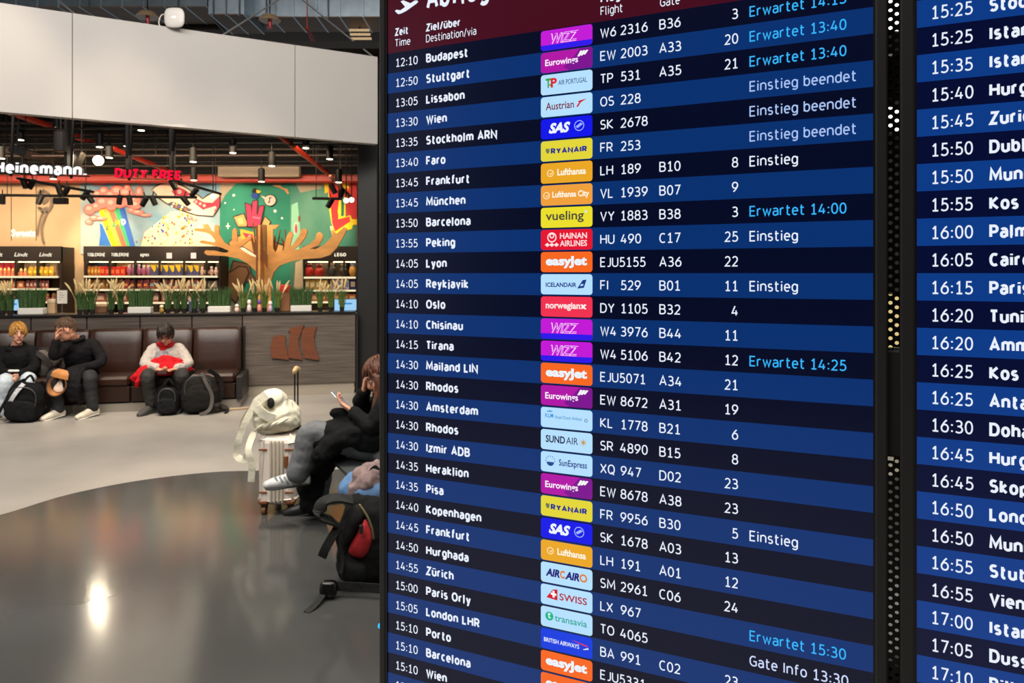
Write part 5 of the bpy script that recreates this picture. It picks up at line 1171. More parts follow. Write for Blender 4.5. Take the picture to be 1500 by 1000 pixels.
def hand(m, w, d, nrm, s=1.0, curl=.5, thumb=1, spread=.16):
    d = Vector(d).normalized(); nrm = Vector(nrm); nrm = (nrm-d*nrm.dot(d)).normalized(); sd = d.cross(nrm)
    m.tube([w-d*.015*s, w+d*.045*s, w+d*.088*s], [(.026*s, .02*s), (.040*s, .016*s), (.040*s, .014*s)], 12, side=sd, n=4)
    for k, (o_, L) in enumerate(((-.030, .070), (-.010, .080), (.011, .075), (.030, .058))):
        a = w+d*.085*s+sd*o_*s; dd = (d+sd*o_*spread*12).normalized(); p = [a-dd*.012*s, a]
        ang = 0
        for j, fr in enumerate((.45, .32, .25)):
            ang += curl*(1.0, .9, .7)[j]*(1+.12*k); p.append(p[-1]+(dd*math.cos(ang)+nrm*math.sin(ang))*L*fr*s)
        m.tube(p, [.0095*s, .0095*s, .0088*s, .0082*s, .0072*s], 8, n=3)
    t = w+d*.028*s-sd*.034*s*thumb
    m.tube([t+sd*.012*s*thumb, t-sd*.022*s*thumb+d*.022*s+nrm*.012*s, t-sd*.022*s*thumb+d*.058*s+nrm*.03*s*(.5+curl)], [.014*s, .0115*s, .009*s], 8, n=4)
def hair_cap(c, f, u, s, grow, line, back, fringe=.0, jitter=.012, seed=0, n=(44, 32), strands=150, ln=.07, sw=.0075):
    """shell over the skull kept outside where hair grows, plus combed locks lying on it"""
    f, u, r = frame(f, u); rnd = Vector((seed, seed*2, 0)); m = MB(); rg = random.Random(seed); c2 = c+u*.02*s
    def lim_(x, y, z):
        lim = line if y > .1 else (back+(line-back)*max(0, (y+.35)/.45) if y > -.35 else back)
        if y > .1 and abs(x) > .55: lim -= .5*(abs(x)-.55)/.45
        return lim+.12*noise.noise(Vector((x*9, y*5, 3))+rnd)
    def fn(x, y, z):
        k = (z-lim_(x, y, z))/.3; k = max(0, min(1, k)); k = k*k*(3-2*k)
        nn = noise.noise(Vector((x*7, y*3, z*2.4))+rnd)*.5+noise.noise(Vector((x*16, y*8, z*5))+rnd)*.5
        return .82+k*(grow-.02+nn*jitter*3+fringe*max(0, y)*max(0, 1-abs(z-line)*3)) if k > 0 else .82
    R3 = (.078*s, .1*s, .106*s); A = (r, f, u)
    m.ell(c2, R3, 0, A, n[0], n[1], 1.0, fn)
    cnt = 0
    while cnt < strands:
        z = rg.uniform(-.7, .98); th = rg.uniform(0, 2*PI); q = math.sqrt(1-z*z); x, y = q*math.cos(th), q*math.sin(th)
        if z < lim_(x, y, z)+.02: continue
        cnt += 1; part = Vector((.25, -.25, .95)).normalized(); d = Vector((x, y, z)); dn = (d-part*d.dot(part)); dn = dn-d*dn.dot(d)
        dn = dn.normalized() if dn.length > 1e-3 else Vector((1, 0, 0)); dn = (dn+Vector((rg.uniform(-.35, .35), rg.uniform(-.35, .35), -.25))).normalized()
        pts = []
        for t in (-.5, -.15, .2, .5):
            e = (d+dn*t*ln/.09); e.normalize(); kk = .82+grow+(-.03 if t < -.4 else .035 if t < .4 else .02)
            pts.append(c2+(A[0]*e.x*R3[0]+A[1]*e.y*R3[1]+A[2]*e.z*R3[2])*kk)
        m.tube(pts, [sw*.5, sw, sw*.8, sw*.15], 5, n=2)
    return m
def person(name_lab, J, sk, top, legs, shoe, head_s=1.0, sleeves=True, tr=(.052, .043, .036), lg=(.082, .062, .05, .043), chest=(.175, .115), waist=(.16, .115), hs=1.0, curls=(.5, .5), top_vox=.011, topname='jacket', legname='trousers', sole='#d9d2c6', fold=.0065):
    base = V(J['pelvis'].x, J['pelvis'].y, 0)
    p = thing('person', name_lab, 'person', base)
    sd = (J['shR']-J['shL']).normalized(); hsd = (J['hipR']-J['hipL']).normalized()
    m = MB(); head_shape(m, J['head'], J['face'], J['up'], head_s)
    f, u, r = frame(J['face'], J['up'])
    m.tube([J['neck'], J['head']-f*.015-u*.06*head_s], [.056, .052], 12, n=4)
    m.tube([J['pelvis'], J['waist'], J['chest'], J['neck']], [(.15, .1), (waist[0]-.025, waist[1]-.025), (chest[0]-.025, chest[1]-.025), (.07, .06)], 14, side=sd)
    for q in 'LR':
        m.tube([J['sh'+q], J['el'+q], J['wr'+q]], [tr[0]-.008, tr[1]-.007, .027], 10)
        hand(m, J['wr'+q], J['hd'+q], J['hn'+q], hs, curls[0 if q == 'L' else 1], J.get('th'+q, 1 if q == 'L' else -1))
        ft = J['an'+q].lerp(J['to'+q], .45); ft.z = J.get('so'+q, J['to'+q].z-.03)+.035
        m.tube([J['hip'+q], J['kn'+q], J['kn'+q].lerp(J['an'+q], .5), J['an'+q], ft], [lg[0]-.03, lg[1]-.03, lg[2]-.028, .024, .018], 10)
    fuse(m, .0062, 3).build('body', sk, p, True)
    face_bits(p, J['head'], J['face'], J['up'], head_s, J.get('brow', '#3a2616'))
    m = MB()
    m.tube([J['pelvis']+V(0, 0, .0), J['waist'], J['chest'], J['neck']-(J['neck']-J['chest']).normalized()*.02], [(waist[0]+.015, waist[1]+.01), waist, chest, (.085, .07)], 18, side=sd)
    for q in 'LR':
        w_ = J['wr'+q]; e = J['el'+q]
        m.tube([J['sh'+q]+(J['chest']-J['sh'+q])*.25, J['sh'+q], J['el'+q], w_-(w_-e).normalized()*.01], [tr[0]+.02, tr[0]+.018, tr[1]+.016, tr[2]+.008], 12)
    fuse(m, top_vox, 4, fold, 13, 3).build(topname, top, p, True)
    m = MB()
    m.tube([J['hipL']-hsd*.03, J['pelvis'], J['hipR']+hsd*.03], [.105, .115, .105], 14, n=4)
    for q in 'LR':
        m.tube([J['pelvis'].lerp(J['hip'+q], .7), J['hip'+q].lerp(J['kn'+q], .5), J['kn'+q], J['kn'+q].lerp(J['an'+q], .5), J['an'+q]], [lg[0]+.014, lg[0]+.006, lg[1]+.008, lg[2]+.012, lg[3]+.008], 14)
    fuse(m, .011, 4, fold*.8, 12, 5).build(legname, legs, p, True)
    for q in 'LR':
        a, t = J['an'+q], J['to'+q]; d = (t-a); d.z *= .3; d.normalize(); up = V(0, 0, 1)-d*d.z; up.normalize(); s2 = d.cross(up)
        bt = J.get('so'+q, t.z-.03); b0 = V(a.x, a.y, bt)
        m = MB(); h0 = b0-d*.055+up*.035; h1 = b0+d*.195+up*.032
        m.tube([h0, h0.lerp(h1, .35)+up*.008, h0.lerp(h1, .75)+up*.004, h1], [(.036, .04), (.038, .052), (.046, .04), (.034, .028)], 14, side=s2, n=5)
        m.tube([b0-d*.02+up*.045, a+up*.01], [(.036, .045), (.036, .042)], 12, n=4, side=s2)
        so = fuse(m, .008, 3).build('shoe', J.get('shoe'+q, shoe), p, True)
        m = MB(); m.tube([h0-up*.026, h0.lerp(h1, .4)-up*.026, h0.lerp(h1, .78)-up*.026, h1-up*.022], [(.037, .012), (.036, .012), (.048, .012), (.034, .010)], 12, side=s2, n=5); m.build('sole', mat('#141414' if 'shoe'+q in J else sole, .6), so, True)
        m = MB()
        for k in range(3): c_ = b0+d*(.06+k*.028)+up*(.082-.012*k); m.tube([c_-s2*.026, c_+up*.006, c_+s2*.026], [.004]*3, 6, n=3)
        m.build('laces', mat('#1c1c1c' if 'shoe'+q in J else '#e6e0d6' if sole != '#4a4744' else sole, .7), so, True)
    return p
# ---- boy with fair hair
def seat(k, px, py): return Pk(px, py, k)
J = dict(head=seat(.52, 26.5, 488), face=V(.62, -.75, -.08), up=V(.02, -.05, 1), neck=seat(.47, 24, 508), chest=seat(.5, 24, 524), waist=seat(.45, 24, 543), pelvis=seat(.42, 24, 556),
 shL=seat(.5, 45.5, 514), shR=seat(.5, 4, 515), elL=seat(.6, 51, 538), elR=seat(.6, -4, 540), wrL=seat(.86, 29, 547), wrR=seat(.86, 16, 547),
 hipL=seat(.42, 34, 557), hipR=seat(.42, 14, 557), knL=seat(.95, 42, 556), knR=seat(.95, 8, 558), anL=Pk(21, 602, .84), anR=Pk(4, 606, .9))
J['shL'], J['shR'] = J['shL'], J['shR']
for q, px in (('L', 22), ('R', 3)):
    J['to'+q] = J['an'+q]+V(.02 if q == 'L' else -.02, -.15, -.06); J['so'+q] = .012
    J['an'+q].z = max(J['an'+q].z, .09); J['to'+q].z = .045
J['hdL'] = V(-.28, -.5, -.75); J['hdR'] = V(.2, -.5, -.75); J['hnL'] = V(-.9, .1, .2); J['hnR'] = V(.9, .1, .2); J['brow'] = '#8a6a3a'
p = person('boy in a black hoodie and light jeans sitting at the left end of the bench', J, SKIN2, cloth('#0a0a0b'), mat('#b9c4cb', .8, 0, 9, .18, .3), mat('#8a8074', .6), .98, tr=(.05, .043, .036), lg=(.082, .066, .07, .078), topname='hoodie', legname='jeans', chest=(.165, .12), waist=(.165, .13), curls=(.7, .7), hs=.9)
hair_cap(J['head'], J['face'], J['up'], .98, .31, .24, -.42, .1, .03, 3, strands=190, ln=.085).build('hair', mat('#a8772e', .55, 0, 60, .45, .3), p, True)
m = MB(); c = J['neck']; f, u, r = frame(J['face'], J['up'])
m.tube([c+r*.09-u*.01+V(0, .02, 0), c+V(0, .075, .03), c-r*.09-u*.01+V(0, .02, 0)], [(.035, .035)]*3, 10); m.tube([c+r*.1+V(0, 0, -.01), c+V(0, -.09, -.03), c-r*.1+V(0, 0, -.01)], [.032]*3, 10)
fuse(m, .01, 3, .004).build('hood', cloth('#0a0a0b'), p, True)
m = MB(); w_ = (J['wrL']+J['wrR'])/2+V(0, -.03, -.06); m.box((w_.x-.02, w_.y-.035, w_.z-.05), (w_.x+.02, w_.y-.025, w_.z+.03), 0, .006); tag(m.build('handheld_phone', mat('#dfe3e6', .2)), 'pale phone held between the hands of the boy', 'phone')
m = MB(); w_ = J['wrL'].lerp(J['wrR'], .5)+V(0, -.03, .035); m.box((w_.x-.06, w_.y-.02, w_.z-.012), (w_.x+.06, w_.y+.02, w_.z+.012), 0, .01); tag(m.build('paper_tissue', mat('#e3ded6', .7)), 'white folded paper above the hands of the boy', 'paper')
# ---- man in black leaning forward, hand on his face
J = dict(head=seat(.8, 98, 482), face=V(-.86, -.42, -.32), up=V(-.12, -.1, 1), neck=seat(.68, 110, 497), chest=seat(.62, 117, 515), waist=seat(.52, 121, 540), pelvis=seat(.44, 122, 557),
 shR=seat(.78, 96, 507), shL=seat(.62, 136, 504), elR=seat(.92, 79, 521), elL=seat(.72, 148, 530), wrR=seat(.95, 82.5, 499), wrL=seat(.95, 108, 541),
 hipR=seat(.44, 108, 558), hipL=seat(.44, 132, 558), knR=seat(.98, 80, 550), knL=seat(.98, 131, 552), anR=Pk(86, 601, .98), anL=Pk(136, 601, .98))
J['hdR'] = V(.05, .05, 1); J['hnR'] = V(.7, .3, .1); J['hdL'] = V(-.62, -.15, -.45); J['hnL'] = V(-.1, .8, -.5); J['thR'] = 1
for q, dx in (('R', -.055), ('L', -.06)):
    J['an'+q].z = .1; J['to'+q] = V(J['an'+q].x+dx, J['an'+q].y-.15, .045); J['so'+q] = .012
J['brow'] = '#4a3220'
p = person('man in black shirt and dark jeans leaning forward, one hand to his face', J, SKIN, cloth('#100e11'), mat('#1a1b1e', .8, 0, 10, .25, .3), mat('#c9beab', .6, 0, 20, .15), 1.08, lg=(.088, .068, .056, .05), chest=(.185, .13), waist=(.175, .135), topname='shirt', legname='jeans', curls=(.9, .35))
hair_cap(J['head'], J['face'], J['up'], 1.08, .235, .42, -.35, .0, .012, 8, strands=240, ln=.045, sw=.004).build('hair', mat('#4a331f', .6, 0, 60, .4, .3), p, True)
m = MB(); c = J['neck']; m.tube([c+V(-.06, -.05, 0), c+V(.02, -.075, -.015), c+V(.085, 0, .01), c+V(.05, .07, .03)], [(.022, .03)]*4, 10); fuse(m, .008, 2).build('collar', cloth('#141316'), p, True)
# black jacket hanging over his thigh, between the knees
m = MB(); a = seat(.9, 112, 541); m.tube([a, seat(1.0, 106, 549), seat(1.05, 104, 565), seat(1.02, 108, 584)], [(.10, .05), (.11, .05), (.11, .04), (.06, .03)], 14, side=V(1, 0, 0)); m.tube([seat(.92, 118, 545), seat(1.0, 116, 565), seat(.99, 117, 592)], [(.06, .04), (.05, .03), (.03, .02)], 12)
o = fuse(m, .012, 3, .012, 11, 7).build('jacket', cloth('#111013'), None, True); tag(o, 'black jacket draped over the thigh of the man leaning forward', 'jacket')
# tan cap in his hand, open side to the viewer
a = seat(1.1, 85, 560); cf = frame(V(.1, -1, .25), V(.25, 0, 1)); A = (cf[2], cf[0], cf[1])
t = thing('cap', 'tan brown cap held upside down in the hand of the man', 'cap', a)
m = MB(); n, L = 24, 6; vs = []
for j in range(L+1):
    ph = PI/2*j/L
    for k in range(n):
        th = 2*PI*k/n; vs.append(a+A[0]*math.cos(th)*.1*math.cos(ph)+A[2]*(math.sin(th)*.115*math.cos(ph)-.04)-A[1]*.1*math.sin(ph))
fs = [(j*n+k, j*n+(k+1) % n, (j+1)*n+(k+1) % n, (j+1)*n+k) for j in range(L) for k in range(n)]
m.add(vs, fs); o = m.build('crown', mat('#9c6634', .7, 0, 12, .25), t, True); o.modifiers.new('s', 'SOLIDIFY').thickness = .008
m = MB(); m.tube([a+A[0]*math.cos(x)*.1+A[2]*(math.sin(x)*.115-.04)+A[1]*.004 for x in [2*PI*k/16 for k in range(17)]], [.008]*17, 6, n=2); m.build('sweatband', mat('#5a3820', .7), t, True)
m = MB(); m.tube([a+A[2]*.05+A[1]*.01, a+A[2]*.1+A[1]*.02, a+A[2]*.145+A[1]*.0], [(.1, .006), (.095, .006), (.06, .005)], 14, side=A[0]); m.build('brim', mat('#b87a40', .7, 0, 12, .2), t, True)
m = MB(); m.ell(a-A[2]*.04-A[1]*.06, (.07, .02, .07), 0, A); m.build('lining', mat('#c9b3a0', .8, 0, 12, .3), t, True)
# ---- woman in a cream cardigan with a red jacket on her lap
J = dict(head=seat(.58, 243, 489.5), face=V(.06, -.8, -.5), up=V(0, -.35, 1), neck=seat(.46, 243.5, 506), chest=seat(.47, 244, 520), waist=seat(.46, 244, 540), pelvis=seat(.42, 243, 555),
 shR=seat(.46, 225, 512), shL=seat(.46, 262, 511), elR=seat(.6, 213, 533), elL=seat(.6, 275, 532), wrR=seat(.88, 231, 539), wrL=seat(.88, 259, 539),
 hipR=seat(.42, 231, 557), hipL=seat(.42, 256, 557), knR=seat(.97, 216, 550), knL=seat(.97, 267, 549), anR=Pk(221, 599, .93), anL=Pk(264, 596, .86))
J['hdR'] = V(.7, -.35, -.3); J['hnR'] = V(.1, -.2, .9); J['hdL'] = V(-.7, -.35, -.25); J['hnL'] = V(-.1, -.2, .9)
J['thR'] = -1; J['thL'] = 1
for q in 'LR': J['an'+q].z = .11; J['to'+q] = V(J['an'+q].x+(-.03 if q == 'R' else .03), J['an'+q].y-.14, .045); J['so'+q] = .012
p = person('woman with glasses, cream cardigan and red scarf looking at her phone on the bench', J, SKIN, mat('#a9a098', .85, 0, 30, .12, .5), mat('#1f1d1b', .8, 0, 14, .25, .3), mat('#3c3a38', .7), 1.0, tr=(.056, .05, .042), lg=(.092, .07, .056, .05), chest=(.19, .13), waist=(.2, .15), topname='cardigan', curls=(.6, .6), sole='#4a4744')
hair_cap(J['head'], J['face'], J['up'], 1.02, .31, .22, -.55, .1, .02, 5, strands=200, ln=.09).build('hair', mat('#1d120d', .4, 0, 60, .4, .3), p, True)
m = MB(); c = J['neck']+V(0, -.02, .015); m.tube([c+V(.075*math.cos(x), .07*math.sin(x), .012*math.sin(2*x)) for x in [2*PI*k/10 for k in range(11)]], [(.03, .032)]*11, 8, n=3); m.tube([c+V(0, -.07, -.02), c+V(.01, -.09, -.07)], [(.05, .02), (.03, .012)], 8, n=3); fuse(m, .009, 2, .004).build('scarf', cloth('#a8161c'), p, True)
m = MB(); m.tube([J['chest']+V(0, -.125, .06), J['chest']+V(0, -.14, -.03), J['waist']+V(0, -.16, .02)], [(.07, .012), (.085, .014), (.085, .012)], 12, side=V(1, 0, 0)); m.build('top', mat('#8f8d92', .8, 0, 25, .3), p, True, label='grey patterned top under the cardigan')
f, u, r = frame(J['face'], J['up']); hc = J['head']
m = MB()
for q in (-1, 1):
    cc = hc+r*q*.034+f*.104+u*.012; m.tube([cc+r*.026*math.cos(x)+u*.019*math.sin(x) for x in [2*PI*k/12 for k in range(13)]], [.0028]*13, 6, n=2); m.tube([cc+r*q*.026, cc+r*q*.05-f*.1], [.002, .002], 6, n=1)
m.tube([hc-r*.008+f*.108+u*.014, hc+r*.008+f*.108+u*.014], [.0025]*2, 6, n=1); m.build('glasses', mat('#3a1c1c', .3), p, True)
m = MB(); w_ = (J['wrL']+J['wrR'])/2+V(0, -.12, -.035); m.box((w_.x-.055, w_.y-.008, w_.z-.028), (w_.x+.055, w_.y+.006, w_.z+.028), 0, .006, Matrix.Rotation(-.7, 3, 'X')); tag(m.build('handheld_phone', mat('#2a0d10', .25)), 'dark red phone held by the woman in the cream cardigan', 'phone')
m = MB()
m.tube([seat(.66, 226, 534), seat(.74, 243, 530), seat(.66, 261, 533)], [(.06, .075), (.08, .085), (.06, .075)], 14, n=5)
m.tube([seat(.72, 218, 541), seat(.86, 238, 541), seat(.78, 264, 538), seat(.62, 281, 543)], [(.06, .05), (.075, .045), (.06, .05), (.035, .03)], 12)
m.tube([seat(.72, 226, 538), seat(.8, 208, 545), seat(.82, 194, 556)], [(.07, .045), (.06, .03), (.035, .02)], 12)
m.tube([seat(.86, 210, 544), seat(.93, 204, 556), seat(.92, 201, 565)], [(.06, .03), (.05, .022), (.03, .016)], 12)
o = fuse(m, .011, 3, .016, 11, 2).build('red_jacket', cloth('#b3121c'), None, True); o.name = 'jacket'; tag(o, 'bright red jacket bunched on the lap of the woman in the cream cardigan', 'jacket')

# ---- seat row on the right and the two people on it
sA, sB = V(-1.19, 4.93, 0), V(-.99, 4.53, 0); sd_ = (sB-sA).normalized(); sf = V(sd_.y, -sd_.x, 0)     # along the row, and the way the seats face
if sf.x > 0: sf = -sf
ro = sA-sd_*.62
t = thing('seat_row', 'grey metal row of waiting seats beside the departure display', 'seat', ro+sd_*.8-sf*.25)
for k in range(3):
    c = ro+sd_*(.56*k+.28)
    m = MB(); q = [c-sd_*.245-sf*.01, c+sd_*.245-sf*.01, c+sd_*.245-sf*.46, c-sd_*.245-sf*.46]
    pts = []
    for i, (a, b) in enumerate(zip(q, q[1:]+q[:1])): pts += [a.lerp(b, .08), a.lerp(b, .92)]
    m.prism([p_+V(0, 0, .405) for p_ in pts], (0, 0, .022)); s_ = m.build('seat_pan', mat('#6e7374', .3, .65, 30, .06), t)
    m = MB(); m.prism([c-sd_*.245-sf*.47+V(0, 0, .45), c+sd_*.245-sf*.47+V(0, 0, .45), c+sd_*.245-sf*.55+V(0, 0, .85), c-sd_*.245-sf*.55+V(0, 0, .85)], -sf*.02); m.build('backrest', mat('#6e7374', .3, .65, 30, .06), t)
m = MB(); m.tube([ro-sf*.25+V(0, 0, .36), ro+sd_*1.7-sf*.25+V(0, 0, .36)], [.035, .035], 4, n=1); m.build('beam', mat('#3a3c3d', .4, .7), t)
for f_ in (.12, 1.58):
    c = ro+sd_*f_-sf*.25; m = MB(); m.tube([c+V(0, 0, .34), c+V(0, 0, .03)], [.025, .025], 8, n=1); m.tube([c+sf*.25+V(0, 0, .02), c-sf*.25+V(0, 0, .02)], [.018, .018], 8, n=1); m.build('leg', mat('#3a3c3d', .4, .7), t)
YW = 4.98
J = dict(head=P(562, 553, YW), face=V(-.93, -.18, -.42), up=V(-.3, 0, 1), neck=P(573, 583, YW+.03), chest=P(578, 607, YW+.03), waist=P(580, 634, YW+.04), pelvis=P(577, 660, YW+.05),
 shL=P(566, 592, YW-.16), shR=P(572, 594, YW+.2), elL=P(544, 624, YW-.2), elR=P(531, 592, YW+.12), wrL=P(517, 603, YW-.14), wrR=P(533, 574, YW+.02),
 hipL=P(566, 659, YW-.07), hipR=P(572, 660, YW+.14), knL=P(458, 634, YW-.1), knR=P(478, 652, YW+.1), anL=P(437, 692, YW-.12), anR=P(462, 735, YW+.14))
J['toL'] = J['anL']+V(-.16, -.02, -.055); J['soL'] = J['anL'].z-.085; J['anR'].z = .1; J['toR'] = V(J['anR'].x-.12, J['anR'].y, .045); J['soR'] = .012; J['shoeR'] = mat('#141414', .5)
J['hdL'] = V(-.8, .05, .55); J['hnL'] = V(.35, .25, .9); J['thL'] = -1; J['hdR'] = V(.15, -.1, 1); J['hnR'] = V(.9, 0, .1)
p = person('woman with long auburn hair in black, seated legs crossed, holding a phone', J, SKIN2, cloth('#0a0a0b'), mat('#5f6163', .75, 0, 12, .15, .3), mat('#c4c4c2', .4, 0, 30, .15), 1.0, lg=(.088, .072, .066, .07), chest=(.165, .13), waist=(.165, .135), topname='coat', curls=(.35, .95), sole='#2b2b2a', fold=.007)
m = MB(); o_s = J['soL']; b0 = V(J['anL'].x, J['anL'].y-.04, o_s)
for k in range(4): m.ribbon([b0+V(-.02-.03*k, -.005, .02), b0+V(-.03-.03*k, -.012, .045), b0+V(-.05-.03*k, .0, .07)], .012, V(0, -1, 0), .004)
m.build('shoe_stripes', mat('#8b9093', .4), p)
hair = MB(); hc = J['head']; f, u, r = frame(J['face'], J['up'])
hm = hair_cap(hc, J['face'], J['up'], 1.03, .38, .42, -.6, .06, .015, 6)
HM = mat('#3a1c10', .42, 0, 30, .45, .5, (6, 6, .6), h2='#6a3a20')
hm.build('hair', HM, p, True)
rnd = random.Random(11); lk = MB()
for k in range(58):
    s_ = -1 if k % 3 == 0 else 1; a_ = rnd.uniform(-.5, 1.15)
    st0 = hc+u*(.1-.05*abs(a_))*1.0+f*(.02+.055*(a_ > .7))+r*s_*rnd.uniform(.015, .05)
    mid = hc+u*rnd.uniform(-.01, .04)+f*(.07*a_-.03)+r*s_*rnd.uniform(.085, .1)
    low = hc-V(0, 0, 1)*rnd.uniform(.12, .17)+f*(.075*a_-.02)+r*s_*rnd.uniform(.088, .12)
    end = low+V(rnd.uniform(-.03, .02), rnd.uniform(-.02, .02), -rnd.uniform(.12, .23))+f*.03
    lk.tube([st0, mid, low, low.lerp(end, .55)+r*s_*.012, end], [.010, .019, .019, .015, .003], 7, n=4)
lk.build('long_locks', HM, p, True)
m = MB(); pd = V(-.72, .12, .68).normalized(); c = J['wrL']+V(-.085, .03, .075); R_ = pd.to_track_quat('Z', 'Y').to_matrix(); m.box((c.x-.036, c.y-.004, c.z-.075), (c.x+.036, c.y+.004, c.z+.075), 0, .006, R_); tag(m.build('handheld_phone', mat('#b9bec2', .2, .6)), 'slim silver phone held by the woman with auburn hair', 'phone')
# black coat laid over her lap
m = MB(); m.tube([P(548, 640, YW-.12), P(520, 634, YW-.1), P(490, 640, YW-.1), P(466, 652, YW-.12)], [(.10, .12), (.11, .11), (.11, .1), (.05, .05)], 14)
m.tube([P(530, 634, YW-.15), P(500, 644, YW-.2), P(476, 668, YW-.22)], [(.09, .08), (.06, .05), (.03, .03)], 14); m.tube([P(500, 638, YW-.15), P(472, 666, YW-.2), P(459, 688, YW-.18)], [(.08, .06), (.06, .04), (.03, .03)], 14)
m.tube([P(512, 622, YW-.08), P(500, 610, YW-.1), P(488, 604, YW-.1)], [(.06, .05), (.05, .03), (.025, .02)], 12)
m.tube([P(480, 660, YW), P(458, 700, YW), P(455, 742, YW)], [(.12, .09), (.09, .06), (.07, .05)], 14)
o = fuse(m, .012, 3, .014, 10, 4).build('coat', cloth('#0a0a0b'), None, True); tag(o, 'black coat spread over the lap of the woman with auburn hair', 'coat')
# ---- seated person mostly hidden by the display
YH = 4.12
J = dict(head=P(640, 520, YH+.1), face=V(-.9, -.4, -.1), up=V(0, 0, 1), neck=P(642, 562, YH+.1), chest=P(640, 600, YH+.1), waist=P(632, 650, YH+.1), pelvis=P(628, 692, YH+.1),
 shL=P(622, 585, YH-.1), shR=P(640, 585, YH+.3), elL=P(600, 650, YH-.15), elR=P(610, 650, YH+.28), wrL=P(575, 680, YH-.05), wrR=P(580, 672, YH+.16),
 hipL=P(618, 700, YH+.0), hipR=P(618, 696, YH+.2), knL=P(538, 731, YH-.05), knR=P(518, 716, YH+.14), anL=P(588, 836, YH+.1), anR=P(586, 822, YH+.25))
for q in 'LR': J['an'+q].z = .11; J['to'+q] = J['an'+q]+V(-.13, -.05, -.06); J['so'+q] = .012
J['hdL'] = V(-.8, 0, -.3); J['hnL'] = V(0, 0, -1); J['hdR'] = V(-.8, 0, -.3); J['hnR'] = V(0, 0, -1)
p = person('seated person in blue jeans mostly hidden behind the departure display', J, SKIN2, cloth('#7d6a68'), mat('#4f7299', .8, 0, 9, .25, .3), mat('#c9c4bc', .6), 1.0, lg=(.095, .082, .064, .058), chest=(.165, .125), waist=(.165, .135), legname='jeans')
hair_cap(J['head'], J['face'], J['up'], 1.0, .33, .3, -.4).build('hair', mat('#2c1c12', .6), p, True)
m = MB(); m.tube([P(585, 708, YH), P(555, 706, YH-.05), P(535, 705, YH-.02), P(520, 714, YH+.02)], [(.12, .06), (.12, .055), (.09, .05), (.03, .03)], 14); m.tube([P(540, 705, YH-.1), P(521, 718, YH-.06), P(513, 732, YH)], [(.04, .03), (.035, .025), (.02, .02)], 10)
o = fuse(m, .011, 3, .016, 14, 9).build('jacket', cloth('#8a7572'), None, True); tag(o, 'mauve jacket lying over the knees of the person in blue jeans', 'jacket')

# ================================================================== luggage
def rbox(m, c, ax, h, e=.55, taper=.12, bulge=0): m.ell(c, h, 0, ax, 26, 18, e, lambda x, y, z: 1-taper*max(0, z))
def pack(lab, c, ax, h, col, col2, zips=True, strap=True, fold=.008, name='backpack', pocket=True, seed=1, tap=.16):
    """soft rucksack; ax = right, depth away from the viewer, up"""
    c = Vector(c); r, d, u = ax; t = thing(name, lab, 'bag', V(c.x, c.y, 0 if c.z < .6 else c.z-h[2]))
    m = MB(); rbox(m, c, ax, h, .55, tap); fuse(m, .011, 3, fold, 9, seed).build('pack_body', col, t, True)
    if pocket:
        m = MB(); rbox(m, c-d*h[1]*.86-u*h[2]*.36, ax, (h[0]*.8, h[1]*.36, h[2]*.5), .5, .1); fuse(m, .009, 2, fold*.7, 10, seed+2).build('front_pocket', col2, t, True)
    if zips:
        m = MB(); m.tube([c-d*h[1]*1.0+r*h[0]*a+u*h[2]*b for a, b in ((-.72, -.1), (-.66, .4), (-.3, .68), (.3, .68), (.66, .4), (.72, -.1))], [.006]*6, 6, n=4); m.build('zip', mat('#4a4a4c', .4, .5), t, True)
    m = MB(); m.ribbon([c+u*h[2]*.92-r*.05, c+u*(h[2]+.045), c+u*h[2]*.92+r*.05], .025, d, .006); m.build('top_handle', col2, t)
    if strap:
        for q in (-1, 1):
            m = MB(); m.ribbon([c+u*h[2]*.85+r*q*h[0]*.4+d*h[1]*.8, c+u*h[2]*.4+r*q*h[0]*1.0+d*h[1]*1.1, c-u*h[2]*.3+r*q*h[0]*1.1+d*h[1]*1.0, c-u*h[2]*.85+r*q*h[0]*.8+d*h[1]*.7], .05, d, .012); m.build('shoulder_strap', col2, t)
    return t
WX = (CM.to_3x3() @ V(1, 0, 0), CM.to_3x3() @ V(0, 1, 0), V(0, 0, 1))
def up_ax(lean, rot=0):
    R_ = Matrix.Rotation(rot, 3, 'Z') @ Matrix.Rotation(lean, 3, 'Y'); return tuple(R_ @ a for a in WX)
BK = cloth('#09090a'); BK2 = cloth('#101012')
c = Pk(38, 603, 1.12); c.z = .235
t = pack('black backpack with pale straps on the floor in front of the boy', c, up_ax(.18), (.19, .12, .235), BK, BK2, seed=3)
m = MB(); m.ribbon([c+V(.04, -.1, .2), c+V(-.02, -.15, .1), c+V(-.1, -.14, -.03), c+V(-.14, -.13, -.12)], .045, V(0, -1, 0), .008); m.build('reflective_strap', mat('#b9b9bc', .4, 0, 60, .35), t)
m = MB(); m.ribbon([c+V(.02, -.09, .22), c+V(-.1, -.16, .05), c+V(-.2, -.2, -.17), c+V(-.26, -.2, -.228)], .03, V(0, -1, 0), .007); m.build('hanging_strap', BK, t)
c = Pk(66, 538, .4); c.z = .575
t = pack('grey backpack with a dark strap lying on the bench between the boy and the man', c, up_ax(.5), (.15, .13, .15), cloth('#5d5751'), cloth('#4a4540'), seed=6)
m = MB(); m.ribbon([c+V(-.1, -.1, .12), c+V(.0, -.16, .13), c+V(.1, -.17, .07), c+V(.17, -.14, -.02)], .06, V(0, -1, .3), .012); m.build('carry_strap', mat('#2a2624', .5), t)
m = MB(); m.ribbon([c+V(-.08, -.12, .09), c+V(-.14, -.16, -.03), c+V(-.17, -.14, -.12)], .02, V(0, -1, 0), .006); m.build('pale_strap', mat('#a8a29a', .5), t)
